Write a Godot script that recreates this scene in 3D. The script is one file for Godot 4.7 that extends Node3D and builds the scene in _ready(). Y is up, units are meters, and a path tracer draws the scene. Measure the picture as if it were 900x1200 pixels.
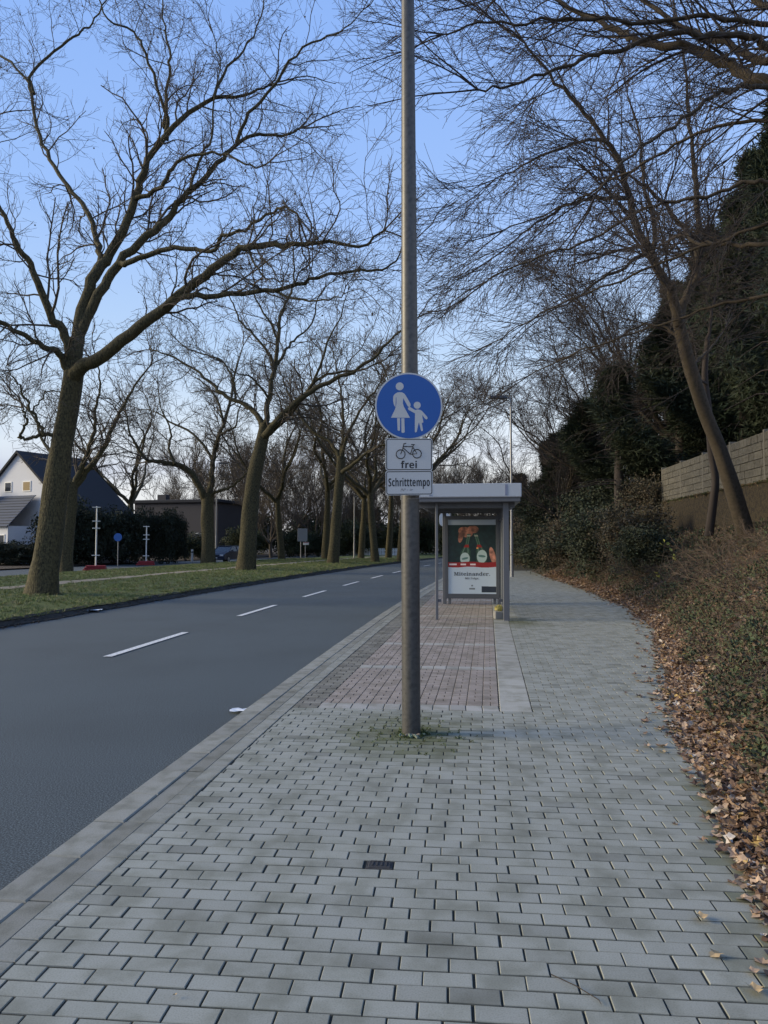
extends Node3D
# A shaded pavement with a signpost and a bus shelter beside a curving road lined with bare plane trees, at dusk.

var rng := RandomNumberGenerator.new()
var lumps := FastNoiseLite.new()
var M := {}
var taken := {}


class Shape:
	var v := PackedVector3Array()
	var n := PackedVector3Array()
	var c := PackedColorArray()
	var uv := PackedVector2Array()
	var ix := PackedInt32Array()
	var tint := Color.WHITE
	var tinted := false

	func vert(p: Vector3, nn: Vector3) -> int:
		v.append(p)
		n.append(nn)
		if tinted:
			c.append(tint)
		return v.size() - 1

	func tri(a: Vector3, b: Vector3, d: Vector3) -> void:
		var nn := (d - a).cross(b - a).normalized()
		var k := vert(a, nn)
		vert(b, nn)
		vert(d, nn)
		ix.append_array([k, k + 1, k + 2])

	func quad(a: Vector3, b: Vector3, d: Vector3, e: Vector3) -> void:   # clockwise seen from the front
		var nn := (d - a).cross(b - a).normalized()
		var k := vert(a, nn)
		vert(b, nn)
		vert(d, nn)
		vert(e, nn)
		ix.append_array([k, k + 1, k + 2, k, k + 2, k + 3])

	func box(at: Vector3, size: Vector3, turn := Basis()) -> void:
		var h := size / 2.0
		var p := []
		for i in 8:
			p.append(at + turn * Vector3(h.x if i & 1 else -h.x, h.y if i & 2 else -h.y, h.z if i & 4 else -h.z))
		quad(p[2], p[3], p[1], p[0])
		quad(p[7], p[6], p[4], p[5])
		quad(p[6], p[2], p[0], p[4])
		quad(p[3], p[7], p[5], p[1])
		quad(p[6], p[7], p[3], p[2])
		quad(p[0], p[1], p[5], p[4])

	func block(at: Vector3, size: Vector3, bevel: float, turn := Basis()) -> void:   # a box whose edges are chamfered
		var h := size / 2.0
		var b := bevel
		var f := func(s: Vector3, axis: int) -> Vector3:
			var q := Vector3(s.x * (h.x - b), s.y * (h.y - b), s.z * (h.z - b))
			q[axis] = s[axis] * h[axis]
			return at + turn * q
		var sg := [-1.0, 1.0]
		for s in sg:
			for ax in 3:
				var o1 := (ax + 1) % 3
				var o2 := (ax + 2) % 3
				var cs := []
				for w in [[-1.0, -1.0], [-1.0, 1.0], [1.0, 1.0], [1.0, -1.0]]:
					var s3 := Vector3.ZERO
					s3[ax] = s
					s3[o1] = w[0]
					s3[o2] = w[1]
					cs.append(f.call(s3, ax))
				if s > 0:
					quad(cs[0], cs[1], cs[2], cs[3])
				else:
					quad(cs[3], cs[2], cs[1], cs[0])
		for ax in 3:   # the twelve chamfers
			var o1 := (ax + 1) % 3
			var o2 := (ax + 2) % 3
			for s1 in sg:
				for s2 in sg:
					var a := Vector3.ZERO
					a[o1] = s1
					a[o2] = s2
					var lo := a
					lo[ax] = -1.0
					var hi := a
					hi[ax] = 1.0
					if s1 * s2 > 0:
						quad(f.call(hi, o1), f.call(lo, o1), f.call(lo, o2), f.call(hi, o2))
					else:
						quad(f.call(lo, o1), f.call(hi, o1), f.call(hi, o2), f.call(lo, o2))
		for i in 8:
			var s := Vector3(1.0 if i & 1 else -1.0, 1.0 if i & 2 else -1.0, 1.0 if i & 4 else -1.0)
			if s.x * s.y * s.z > 0:
				tri(f.call(s, 0), f.call(s, 2), f.call(s, 1))
			else:
				tri(f.call(s, 0), f.call(s, 1), f.call(s, 2))

	func tube(p: Array, r: Array, sides: int, closed := false) -> void:
		var m := p.size()
		if m < 2:
			return
		var side := Vector3.ZERO
		var first := v.size()
		for i in m:
			var a: Vector3 = p[maxi(i - 1, 0)]
			var b: Vector3 = p[mini(i + 1, m - 1)]
			var t := (b - a).normalized()
			if i == 0:
				side = t.cross(Vector3.UP if absf(t.y) < 0.9 else Vector3.RIGHT).normalized()
			else:
				side = (side - t * side.dot(t)).normalized()
			var up := t.cross(side)
			var at: Vector3 = p[i]
			var rad: float = r[i]
			for k in sides:
				var g := TAU * k / sides
				var o := side * cos(g) + up * sin(g)
				v.append(at + o * rad)
				n.append(o)
				if tinted:
					c.append(tint)
		for i in m - 1:
			for k in sides:
				var a := first + i * sides + k
				var b := first + i * sides + (k + 1) % sides
				ix.append(a)
				ix.append(a + sides)
				ix.append(b)
				ix.append(b)
				ix.append(a + sides)
				ix.append(b + sides)
		if closed:
			for e in [0, m - 1]:
				var t: Vector3 = (p[e] - p[1 if e == 0 else m - 2]).normalized()
				var k0 := vert(p[e], t)
				for k in sides:
					vert(v[first + e * sides + k], t)
				for k in sides:
					if e == 0:
						ix.append_array([k0, k0 + 1 + k, k0 + 1 + (k + 1) % sides])
					else:
						ix.append_array([k0, k0 + 1 + (k + 1) % sides, k0 + 1 + k])

	func plate(outline: PackedVector2Array, z0: float, z1: float) -> void:   # a flat outline in x and y, from z0 (back) to z1 (front)
		var o := outline
		if Geometry2D.is_polygon_clockwise(o):
			o = o.duplicate()
			o.reverse()
		var t := Geometry2D.triangulate_polygon(o)
		for i in range(0, t.size(), 3):
			var a := o[t[i]]
			var b := o[t[i + 1]]
			var d := o[t[i + 2]]
			if (b - a).cross(d - a) > 0:
				var s := b
				b = d
				d = s
			tri(Vector3(a.x, a.y, z1), Vector3(b.x, b.y, z1), Vector3(d.x, d.y, z1))
			tri(Vector3(a.x, a.y, z0), Vector3(d.x, d.y, z0), Vector3(b.x, b.y, z0))
		for i in o.size():
			var a := o[i]
			var b := o[(i + 1) % o.size()]
			quad(Vector3(a.x, a.y, z1), Vector3(b.x, b.y, z1), Vector3(b.x, b.y, z0), Vector3(a.x, a.y, z0))

	func mesh() -> ArrayMesh:
		var a := []
		a.resize(Mesh.ARRAY_MAX)
		a[Mesh.ARRAY_VERTEX] = v
		a[Mesh.ARRAY_NORMAL] = n
		if tinted:
			a[Mesh.ARRAY_COLOR] = c
		if uv.size() == v.size():
			a[Mesh.ARRAY_TEX_UV] = uv
		a[Mesh.ARRAY_INDEX] = ix
		var m := ArrayMesh.new()
		m.add_surface_from_arrays(Mesh.PRIMITIVE_TRIANGLES, a)
		return m


func numbered(called: String) -> String:
	var k: int = taken.get(called, 0)
	taken[called] = k + 1
	return called if k == 0 else "%s_%03d" % [called, k]


func say(o: Node, label: String, category: String, group := "", kind := "") -> void:
	if label:
		o.set_meta("label", label)
	if category:
		o.set_meta("category", category)
	if group:
		o.set_meta("group", group)
	if kind:
		o.set_meta("kind", kind)


func thing(called: String, label: String, category: String, at := Vector3.ZERO, turn := 0.0, group := "") -> Node3D:
	var o := Node3D.new()
	o.name = numbered(called)
	add_child(o)
	o.position = at
	o.rotation.y = turn
	say(o, label, category, group)
	return o


func put(m: Mesh, called: String, mat: Material, parent: Node = null, at := Vector3.ZERO) -> MeshInstance3D:
	var o := MeshInstance3D.new()
	o.mesh = m
	o.material_override = mat
	o.position = at
	if parent:
		o.name = called
		parent.add_child(o, true)
	else:
		o.name = numbered(called)
		add_child(o)
	return o


func build(s: Shape, called: String, mat: Material, parent: Node = null, at := Vector3.ZERO) -> MeshInstance3D:
	return put(s.mesh(), called, mat, parent, at)


func many(called: String, m: Mesh, mat: Material, where: Array, tints: Array, parent: Node = null) -> MultiMeshInstance3D:
	var mm := MultiMesh.new()
	mm.transform_format = MultiMesh.TRANSFORM_3D
	mm.use_colors = true
	mm.mesh = m
	mm.instance_count = where.size()
	for i in where.size():
		mm.set_instance_transform(i, where[i])
		mm.set_instance_color(i, tints[i])
	var o := MultiMeshInstance3D.new()
	o.multimesh = mm
	o.material_override = mat
	o.set_meta("kind", "stuff")
	if parent:
		o.name = called
		parent.add_child(o, true)
	else:
		o.name = numbered(called)
		add_child(o)
	return o


func copy_of(o: Node3D, at: Vector3, turn: float, size := 1.0) -> Node3D:
	var r: Node3D = o.duplicate()
	var stem: String = o.name
	if stem.substr(stem.length() - 3).is_valid_int():
		stem = stem.substr(0, stem.length() - 4)
	r.name = numbered(stem)
	add_child(r)
	r.transform = Transform3D(Basis(Vector3.UP, turn).scaled(Vector3.ONE * size), at)
	return r


func srgb(r: float, g: float, b: float) -> Color:   # a base colour given in linear light
	return Color(r, g, b).linear_to_srgb()


func rf(a: float, b: float) -> float:
	return rng.randf_range(a, b)


func speckle(seed_: int, freq: float, stops: Array, px := 512, octaves := 4, kind := FastNoiseLite.TYPE_SIMPLEX_SMOOTH) -> NoiseTexture2D:
	var f := FastNoiseLite.new()
	f.seed = seed_
	f.noise_type = kind
	f.frequency = freq
	f.fractal_octaves = octaves
	var t := NoiseTexture2D.new()
	t.width = px
	t.height = px
	t.seamless = true
	t.noise = f
	if stops:
		var g := Gradient.new()
		var o := PackedFloat32Array()
		var cs := PackedColorArray()
		for s in stops:
			o.append(s[0])
			cs.append(s[1])
		g.offsets = o
		g.colors = cs
		t.color_ramp = g
	return t


func grey(x: float) -> Color:
	return Color(x, x, x)


func mat(color: Color, rough: float, tex: Texture2D = null, scale := 1.0, bump: Texture2D = null, bump_cm := 0.3, world := true) -> StandardMaterial3D:
	var m := StandardMaterial3D.new()
	m.albedo_color = color
	m.roughness = rough
	m.uv1_triplanar = true
	m.uv1_world_triplanar = world
	m.uv1_scale = Vector3.ONE * scale
	if tex:
		m.albedo_texture = tex
	if bump:
		m.heightmap_enabled = true
		m.heightmap_texture = bump
		m.heightmap_scale = bump_cm
	return m


func stained(m: StandardMaterial3D, tex: Texture2D, scale: float) -> StandardMaterial3D:   # a second, coarser pattern multiplied in
	m.detail_enabled = true
	m.detail_blend_mode = BaseMaterial3D.BLEND_MODE_MUL
	m.detail_albedo = tex
	m.detail_uv_layer = BaseMaterial3D.DETAIL_UV_2
	m.uv2_triplanar = true
	m.uv2_world_triplanar = true
	m.uv2_scale = Vector3.ONE * scale
	return m


func tints(m: StandardMaterial3D) -> StandardMaterial3D:
	m.vertex_color_use_as_albedo = true
	return m


# ---- the lie of the land: how far right the kerb, the path's edge and the wall stand at a given distance ahead
func kerb_x(d: float) -> float:
	return -2.30 + 0.106 * d + 0.00105 * d * d


func far_kerb_x(d: float) -> float:
	return kerb_x(d) - 7.6


const EDGE := [[-4.0, 0.6], [1.5, 1.30], [3.1, 1.63], [4.05, 1.88], [5.6, 2.30], [7.5, 2.9], [9.6, 3.58], [12.0, 4.45], [14.3, 5.20], [18.9, 6.25], [26.3, 7.2], [34.0, 7.85], [44.0, 8.7], [60.0, 12.6], [90.0, 24.0], [140.0, 44.0]]


func edge_x(d: float) -> float:
	for i in EDGE.size() - 1:
		if d < EDGE[i + 1][0] or i == EDGE.size() - 2:
			var t: float = (d - EDGE[i][0]) / (EDGE[i + 1][0] - EDGE[i][0])
			return lerpf(EDGE[i][1], EDGE[i + 1][1], t)
	return 0.0


func wall_x(d: float) -> float:
	return 8.35 + (d - 6.0) * 0.107


func bank_y(x: float, d: float) -> float:
	var t := x - edge_x(d)
	if t < 0.0:
		return -0.03
	var top := 2.45 + clampf((d - 28.0) * 0.05, 0.0, 0.8)
	var h := 0.78 * t - 0.05 * exp(-t * 4.0)
	h = maxf(h, 0.0)
	h = top * (1.0 - exp(-pow(h / top, 1.35) * 1.2)) + 0.1 * h
	if x > wall_x(d) + 0.1:
		h = maxf(h, 3.1)
	h += lumps.get_noise_2d(x * 2.2, d * 2.2) * 0.16 * minf(t * 1.2, 1.0)
	return h + 0.01


func _ready() -> void:
	rng.seed = 7
	lumps.seed = 3
	lumps.frequency = 0.6
	camera_and_light()
	materials()
	setting()
	paving()
	kerbs()
	bank()
	plane_trees()
	right_trees()
	distance_things()
	signpost()
	shelter()
	small_things()


func camera_and_light() -> void:
	var cam := Camera3D.new()
	cam.name = "camera"
	cam.fov = 69.44
	cam.near = 0.05
	cam.far = 2000.0
	cam.position = Vector3(0, 1.7, 0)
	cam.rotation_degrees = Vector3(2.38, 0, 0)
	add_child(cam)
	cam.current = true
	var sun := DirectionalLight3D.new()
	sun.name = "sun"
	sun.light_color = Color(1.0, 0.93, 0.78)
	sun.light_energy = 0.56
	sun.light_angular_distance = 24.0
	sun.shadow_enabled = true
	add_child(sun)
	var toward := Vector3(-0.93, 0.33, 0.0).normalized()
	sun.look_at_from_position(toward * 50.0, Vector3.ZERO)
	var e := Environment.new()
	e.background_mode = Environment.BG_SKY
	var sky := Sky.new()
	var pan := PanoramaSkyMaterial.new()
	pan.panorama = dusk_sky(toward)
	sky.sky_material = pan
	e.sky = sky
	e.tonemap_mode = Environment.TONE_MAPPER_LINEAR
	e.tonemap_exposure = 2.6
	e.sdfgi_enabled = true
	e.ssao_enabled = true
	e.ssil_enabled = true
	var w := WorldEnvironment.new()
	w.name = "environment"
	w.environment = e
	add_child(w)


func dusk_sky(toward: Vector3) -> ImageTexture:
	var keys := [[0.0, Color(0.72, 0.71, 0.70)], [4.0, Color(0.74, 0.77, 0.80)], [9.0, Color(0.60, 0.71, 0.84)], [14.0, Color(0.44, 0.605, 0.845)], [24.0, Color(0.305, 0.485, 0.865)], [35.0, Color(0.25, 0.425, 0.835)], [60.0, Color(0.18, 0.335, 0.71)], [90.0, Color(0.15, 0.285, 0.62)]]
	var w := 768
	var h := 384
	var im := Image.create(w, h, false, Image.FORMAT_RGBF)
	var f := FastNoiseLite.new()
	f.seed = 11
	f.frequency = 1.0
	f.fractal_octaves = 4
	var flat := Vector2(toward.x, toward.z).normalized()
	for j in h:
		var el := 90.0 - 180.0 * (j + 0.5) / h
		var base := Color(0.12, 0.12, 0.12)
		if el >= 0.0:
			for i in keys.size() - 1:
				if el <= keys[i + 1][0]:
					base = keys[i][1].lerp(keys[i + 1][1], (el - keys[i][0]) / (keys[i + 1][0] - keys[i][0]))
					break
		for i in w:
			var az := TAU * ((i + 0.5) / w - 0.5)
			var c := base
			if el > 0.0:
				var dir := Vector3(sin(az) * cos(deg_to_rad(el)), sin(deg_to_rad(el)), -cos(az) * cos(deg_to_rad(el)))
				var k := (Vector2(dir.x, dir.z).normalized().dot(flat) + 1.0) / 2.0
				var g := pow(k, 3.0) * exp(-el / 9.0)
				c = Color(c.r + g * 1.25, c.g + g * 1.05, c.b + g * 0.70)
				var s := f.get_noise_3d(dir.x * 2.4, dir.y * 17.0, dir.z * 2.4)
				var veil := clampf((s - 0.02) * 3.0, 0.0, 1.0) * clampf(1.0 - absf(el - 4.0) / 4.5, 0.0, 1.0)
				c = c.lerp(Color(0.38, 0.43, 0.60), veil * 0.8)
			im.set_pixel(i, j, Color(c.r, c.g, c.b) * 0.435)
	return ImageTexture.create_from_image(im)


func materials() -> void:
	var fine := speckle(21, 0.09, [[0.0, grey(0.84)], [0.45, grey(0.95)], [1.0, grey(1.0)]], 512, 4)
	var grit := speckle(22, 0.16, [[0.0, grey(0.10)], [0.36, grey(0.64)], [0.58, grey(0.80)], [0.72, grey(1.0)]], 1024, 3)
	var blotch := speckle(23, 0.012, [[0.0, Color(0.80, 0.80, 0.77)], [0.32, Color(0.90, 0.90, 0.88)], [0.5, Color(0.97, 0.97, 0.96)], [0.75, Color(1, 1, 1)]], 1024, 5)
	var blotch2 := speckle(24, 0.02, [[0.0, Color(0.68, 0.69, 0.70)], [0.5, Color(0.92, 0.93, 0.94)], [1.0, Color(1, 1, 1)]], 512, 5)
	var relief := speckle(25, 0.2, [], 512, 3)
	M.grit = grit
	M.relief = relief
	M.brick = stained(tints(mat(Color.WHITE, 0.9, fine, 2.3)), blotch, 0.23)
	M.joint = stained(mat(srgb(0.040, 0.042, 0.034), 1.0, fine, 3.0, relief, 0.5), blotch, 0.4)
	M.asphalt = stained(mat(srgb(0.117, 0.152, 0.170), 0.92, grit, 0.42), speckle(29, 0.01, [[0.0, grey(0.90)], [0.5, grey(0.97)], [1.0, grey(1.0)]], 512, 3), 0.07)
	M.paint = mat(srgb(0.72, 0.72, 0.70), 0.75, speckle(26, 0.05, [[0.0, grey(0.45)], [0.3, grey(0.8)], [0.5, grey(1.0)]], 512, 5), 0.9)
	M.kerb = stained(tints(mat(Color.WHITE, 0.85, fine, 1.7, relief, 0.15)), blotch, 0.35)
	M.dirt = mat(srgb(0.045, 0.038, 0.03), 1.0, fine, 1.2, relief, 1.5)
	M.soil = stained(mat(srgb(0.085, 0.062, 0.042), 1.0, fine, 1.1, relief, 2.0), blotch, 0.3)
	M.turf = stained(mat(srgb(0.155, 0.180, 0.060), 1.0, speckle(27, 0.12, [[0.0, Color(0.5, 0.55, 0.4)], [0.5, Color(0.85, 0.9, 0.8)], [1.0, Color(1, 1, 1)]], 512, 4), 0.8, relief, 3.0), speckle(28, 0.02, [[0.0, Color(0.75, 0.70, 0.6)], [0.5, Color(0.95, 0.95, 0.9)], [1.0, Color(1, 1, 1)]], 512, 4), 0.09)
	M.grass = tints(mat(Color.WHITE, 0.9))
	M.leaf = tints(mat(Color.WHITE, 0.8))
	M.needle = tints(mat(Color.WHITE, 0.8))
	M.trail = mat(srgb(0.30, 0.25, 0.18), 1.0, fine, 1.0, relief, 1.0)
	var bark := speckle(31, 0.022, [[0.0, Color(0.46, 0.43, 0.36)], [0.40, Color(0.62, 0.58, 0.47)], [0.47, Color(0.80, 0.75, 0.60)], [0.60, Color(0.92, 0.86, 0.70)], [0.66, Color(0.70, 0.66, 0.54)], [1.0, Color(1.0, 0.94, 0.80)]], 1024, 3, FastNoiseLite.TYPE_SIMPLEX_SMOOTH)
	M.bark = stained(mat(srgb(0.182, 0.176, 0.130), 0.95, bark, 0.55, speckle(32, 0.05, [], 512, 5), 2.5, false), speckle(34, 0.03, [[0.0, grey(0.55)], [0.5, grey(0.85)], [1.0, grey(1.0)]], 512, 4), 0.7)
	M.bark.uv1_scale = Vector3(0.75, 0.22, 0.75)
	M.twig = mat(srgb(0.075, 0.060, 0.045), 0.95)
	M.beech = mat(srgb(0.068, 0.053, 0.040), 0.9, speckle(33, 0.03, [[0.0, Color(0.6, 0.62, 0.5)], [0.5, Color(0.9, 0.88, 0.82)], [1.0, Color(1, 1, 1)]], 512, 5), 0.7, relief, 0.8, false)
	M.brush = mat(srgb(0.112, 0.080, 0.057), 0.95)
	M.beech_twig = mat(srgb(0.040, 0.031, 0.027), 0.95)
	M.pole = stained(mat(srgb(0.115, 0.108, 0.10), 0.45, fine, 2.5), blotch2, 1.6)
	M.pole.metallic = 0.25
	M.plain_concrete = mat(srgb(0.30, 0.29, 0.265), 0.95, fine, 2.0, relief, 0.2)
	M.steel = mat(srgb(0.30, 0.30, 0.31), 0.45)
	M.steel.metallic = 0.6
	M.dark_steel = mat(srgb(0.085, 0.09, 0.105), 0.5)
	M.frame = mat(srgb(0.12, 0.125, 0.14), 0.45)
	M.fascia = mat(srgb(0.44, 0.48, 0.54), 0.4)
	M.white = mat(srgb(0.72, 0.71, 0.68), 0.55)
	M.sign_white = mat(srgb(0.60, 0.595, 0.58), 0.5, fine, 3.0)
	M.blue = mat(srgb(0.006, 0.10, 0.40), 0.45, fine, 3.0)
	M.black = mat(srgb(0.012, 0.012, 0.013), 0.5)
	M.rubber = mat(srgb(0.02, 0.02, 0.02), 0.8)
	M.red = mat(srgb(0.26, 0.02, 0.025), 0.7)
	M.iron = mat(srgb(0.035, 0.035, 0.037), 0.6, fine, 5.0, relief, 0.2)
	M.render_wall = mat(srgb(0.70, 0.70, 0.72), 0.9, fine, 0.5)
	M.roof = mat(srgb(0.03, 0.031, 0.036), 0.95, fine, 0.7)
	M.slate = mat(srgb(0.075, 0.085, 0.11), 0.7, fine, 0.9)
	M.house_brick = mat(srgb(0.062, 0.057, 0.060), 0.9, fine, 1.0)
	M.car_paint = mat(srgb(0.010, 0.014, 0.034), 0.5)
	M.car_glass = mat(srgb(0.015, 0.018, 0.024), 0.25)
	M.window = mat(srgb(0.03, 0.035, 0.045), 0.08)
	M.lamp_glass = mat(srgb(0.6, 0.62, 0.65), 0.15)
	M.stone = stained(tints(mat(Color.WHITE, 0.95, fine, 1.6, relief, 1.2)), blotch, 0.5)
	M.paper = mat(srgb(0.75, 0.77, 0.80), 0.8)
	M.yellow = mat(srgb(0.42, 0.34, 0.08), 0.5)
	var g := mat(Color(0.80, 0.88, 0.88, 0.10), 0.04)
	g.transparency = BaseMaterial3D.TRANSPARENCY_ALPHA
	M.glass = g


# ---- a sheet that follows the road: from a to b to the right of the far kerb (or of the near one), at height y
func sheet(a: Callable, b: Callable, y: Callable, d0: float, d1: float, step: float, across: int) -> Shape:
	var s := Shape.new()
	var rows := int(ceil((d1 - d0) / step))
	for j in rows + 1:
		var d := d0 + (d1 - d0) * j / rows
		for i in across + 1:
			var x := lerpf(a.call(d), b.call(d), float(i) / across)
			var h: float = y.call(x, d)
			var e := 0.08
			var nx: float = y.call(x + e, d) - h
			var nz: float = y.call(x, d + e) - h
			s.vert(Vector3(x, h, -d), Vector3(-nx, e, nz).normalized())
	for j in rows:
		for i in across:
			var k := j * (across + 1) + i
			s.ix.append_array([k, k + across + 1, k + across + 2, k, k + across + 2, k + 1])
	return s


func land(called: String, label: String, s: Shape, m: Material) -> MeshInstance3D:
	var o := build(s, called, m)
	say(o, label, "", "", "structure")
	return o


func median_y(x: float, d: float) -> float:
	var t := far_kerb_x(d) - x
	return 0.05 + 0.10 * smoothstep(0.0, 2.5, t) * smoothstep(14.0, 11.0, t) + lumps.get_noise_2d(x * 0.9, d * 0.9) * 0.04


func setting() -> void:
	var s := Shape.new()
	s.quad(Vector3(-900, -0.35, -1200), Vector3(900, -0.35, -1200), Vector3(900, -0.35, 300), Vector3(-900, -0.35, 300))
	land("ground", "flat dark ground stretching away to the horizon", s, M.dirt)
	s = sheet(func(d): return far_kerb_x(d), func(d): return kerb_x(d) + 0.05, func(x, d): return -0.07 + 0.006 * sin((x - kerb_x(d)) * 0.41), -8.0, 150.0, 1.0, 6)
	var road := land("road", "dark grey asphalt road curving to the right", s, M.asphalt)
	for k in 14:   # the dashes of the centre line
		var d0 := 11.6 + k * 6.32
		if k == 0:
			d0 = 11.55
		var p := Shape.new()
		for j in 4:
			var da := d0 + j * 0.78
			var db := da + 0.78
			var xa := kerb_x(da) - 3.22 - 0.012 * da
			var xb := kerb_x(db) - 3.22 - 0.012 * db
			p.quad(Vector3(xa - 0.07, -0.068, -da), Vector3(xb - 0.07, -0.068, -db), Vector3(xb + 0.07, -0.068, -db), Vector3(xa + 0.07, -0.068, -da))
		build(p, "lane_dash", M.paint, road, Vector3(0, 0.004, 0))
	s = sheet(func(d): return far_kerb_x(d) - 21.6, func(d): return far_kerb_x(d) - 14.0, func(_x, _d): return -0.05, -8.0, 150.0, 2.0, 2)
	land("far_road", "second carriageway beyond the grass median", s, M.asphalt)
	s = sheet(func(d): return far_kerb_x(d) - 13.9, func(d): return far_kerb_x(d) - 0.06, func(x, d): return median_y(x, d), -8.0, 150.0, 0.7, 22)
	land("grass_median", "worn winter grass strip between the two carriageways", s, M.turf)
	s = sheet(func(d): return far_kerb_x(d) - 6.9 + 0.12 * sin(d * 0.6), func(d): return far_kerb_x(d) - 5.95 + 0.1 * sin(d * 0.47), func(x, d): return median_y(x, d) + 0.012, 8.0, 110.0, 0.7, 4)
	land("dirt_path", "trodden pale dirt path along the grass median", s, M.trail)
	s = sheet(func(d): return far_kerb_x(d) - 60.0, func(d): return far_kerb_x(d) - 21.5, func(_x, _d): return 0.04, -8.0, 190.0, 4.0, 4)
	land("verge", "dark planted verge beyond the second carriageway", s, M.soil)
	# the gutter of dark leaf mould along the median
	s = sheet(func(d): return far_kerb_x(d) - 0.16 + 0.07 * sin(d * 1.3) * sin(d * 0.37), func(d): return far_kerb_x(d) + 0.14 + 0.05 * sin(d * 1.9), func(x, d): return -0.05 + clampf((far_kerb_x(d) + 0.1 - x) * 0.5, 0.0, 0.13) + lumps.get_noise_2d(x * 9.0, d * 5.0) * 0.015, -8.0, 120.0, 0.25, 4)
	land("soil_edge", "strip of dark soil where the median grass meets the road", s, M.dirt)
	# leaf crumbs and soil gathered along both edges of the road
	rng.seed = 55
	var crumb := clump(47, 5, 0.03, 0.05, 0.02)
	var ca := []
	var cc := []
	for k in 5200:
		var d := 3.0 + 60.0 * pow(rng.randf(), 1.7)
		var x := far_kerb_x(d) + rng.randfn(0.02, 0.13)
		var y := maxf(-0.065, -0.05 + clampf((far_kerb_x(d) + 0.1 - x) * 0.5, 0.0, 0.13))
		if k % 5 == 0:
			x = kerb_x(d) - absf(rng.randfn(0.0, 0.035)) + 0.008
			y = -0.066
			if lumps.get_noise_2d(d * 1.7, 3.0) < 0.05:
				continue
		var sc := rf(0.3, 1.0) * (1.0 if k % 5 else 0.6)
		ca.append(Transform3D(Basis(Vector3.UP, rf(0, TAU)).scaled(Vector3(sc, sc * 0.5, sc)), Vector3(x, y, -d)))
		var g := rf(0.5, 1.4)
		cc.append(Color(0.055 * g, 0.045 * g, 0.033 * g) if k % 3 else Color(0.15 * g, 0.10 * g, 0.06 * g))
	say(many("gutter_debris", crumb, M.leaf, ca, cc), "dark crumbs of soil and leaves along the edges of the road", "debris", "", "stuff")
	# grass blades, thicker near the road
	var tuft := Shape.new()
	for k in 7:
		var a := TAU * k / 7.0 + 0.3
		var o := Vector3(cos(a), 0, sin(a))
		var w := Vector3(-sin(a), 0, cos(a)) * 0.007
		var foot := o * 0.02
		var mid := o * 0.045 + Vector3(0, 0.055, 0)
		tuft.quad(foot - w, mid - w, mid + w, foot + w)
		tuft.tri(mid - w, o * 0.085 + Vector3(0, 0.085 + 0.02 * (k % 3), 0), mid + w)
	var at := []
	var tn := []
	for k in 26000:
		var d := 12.0 + 60.0 * pow(rng.randf(), 1.6)
		var t := 0.05 + 13.5 * rng.randf()
		if t > 5.7 and t < 7.0 and rng.randf() < 0.93:
			continue
		var x := far_kerb_x(d) - t
		if x < -0.62 * d - 2.0:
			continue
		if lumps.get_noise_2d(x * 1.3 + 50.0, d * 1.3) < rf(-0.5, 0.1):
			continue
		var size := rf(0.35, 0.75) * (1.0 + d * 0.012)
		at.append(Transform3D(Basis(Vector3.UP, rf(0, TAU)).scaled(Vector3(size * 1.3, size, size * 1.3)), Vector3(x, median_y(x, d) - 0.01, -d)))
		var g := rf(0.7, 1.2)
		tn.append(Color(0.165 * g, 0.195 * g, 0.062 * g) if rng.randf() < 0.8 else Color(0.28 * g, 0.25 * g, 0.12 * g))
	var gr := many("grass", tuft.mesh(), M.grass, at, tn)
	say(gr, "short winter grass growing on the median between the carriageways", "grass", "", "stuff")


# ---- the paving: rows run along U, the strips run away along W
var cover_at := Vector3(-0.023, 0, -3.99)
var pave_o := Vector3(1.503, 0, -7.557)
var pave_u := Vector3(cos(deg_to_rad(5.0)), 0, sin(deg_to_rad(5.0)))
var pave_w := Vector3(sin(deg_to_rad(8.0)), 0, -cos(deg_to_rad(8.0)))


func pave_at(u: float, w: float) -> Vector3:
	return pave_o + pave_u * u + pave_w * w


func pave_left(w: float) -> float:   # u at which a row meets the kerb slabs
	var u := -2.0
	for i in 4:
		var p := pave_at(u, w)
		u += (kerb_x(-p.z) + 0.47 - p.x) / pave_u.x
	return u


func pave_right(w: float) -> float:
	var u := 1.0
	for i in 6:
		var p := pave_at(u, w)
		u += (edge_x(-p.z) + 0.22 - p.x) * 0.8
	return u


func moss_at(p: Vector3) -> float:   # where green growth shows on the paving in the photograph
	var m := 0.0
	var a := Vector2(p.x - 0.22, (p.z + 6.62) * 0.75).length()
	m = maxf(m, 1.2 - a / 0.66)
	a = Vector2(p.x - 2.9, (p.z + 15.9) * 0.55).length()
	m = maxf(m, 0.95 - a / 0.75)
	a = Vector2((p.x - 1.7) * 0.5, (p.z + 15.5)).length()
	m = maxf(m, 0.8 - a / 0.6)
	a = edge_x(-p.z) - p.x
	if p.z > -5.5:
		m = maxf(m, 0.55 - absf(a) / 0.35)
	return clampf(m + lumps.get_noise_2d(p.x * 5.0, p.z * 5.0) * 0.55, 0.0, 1.0) if m > 0.0 else 0.0


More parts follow.
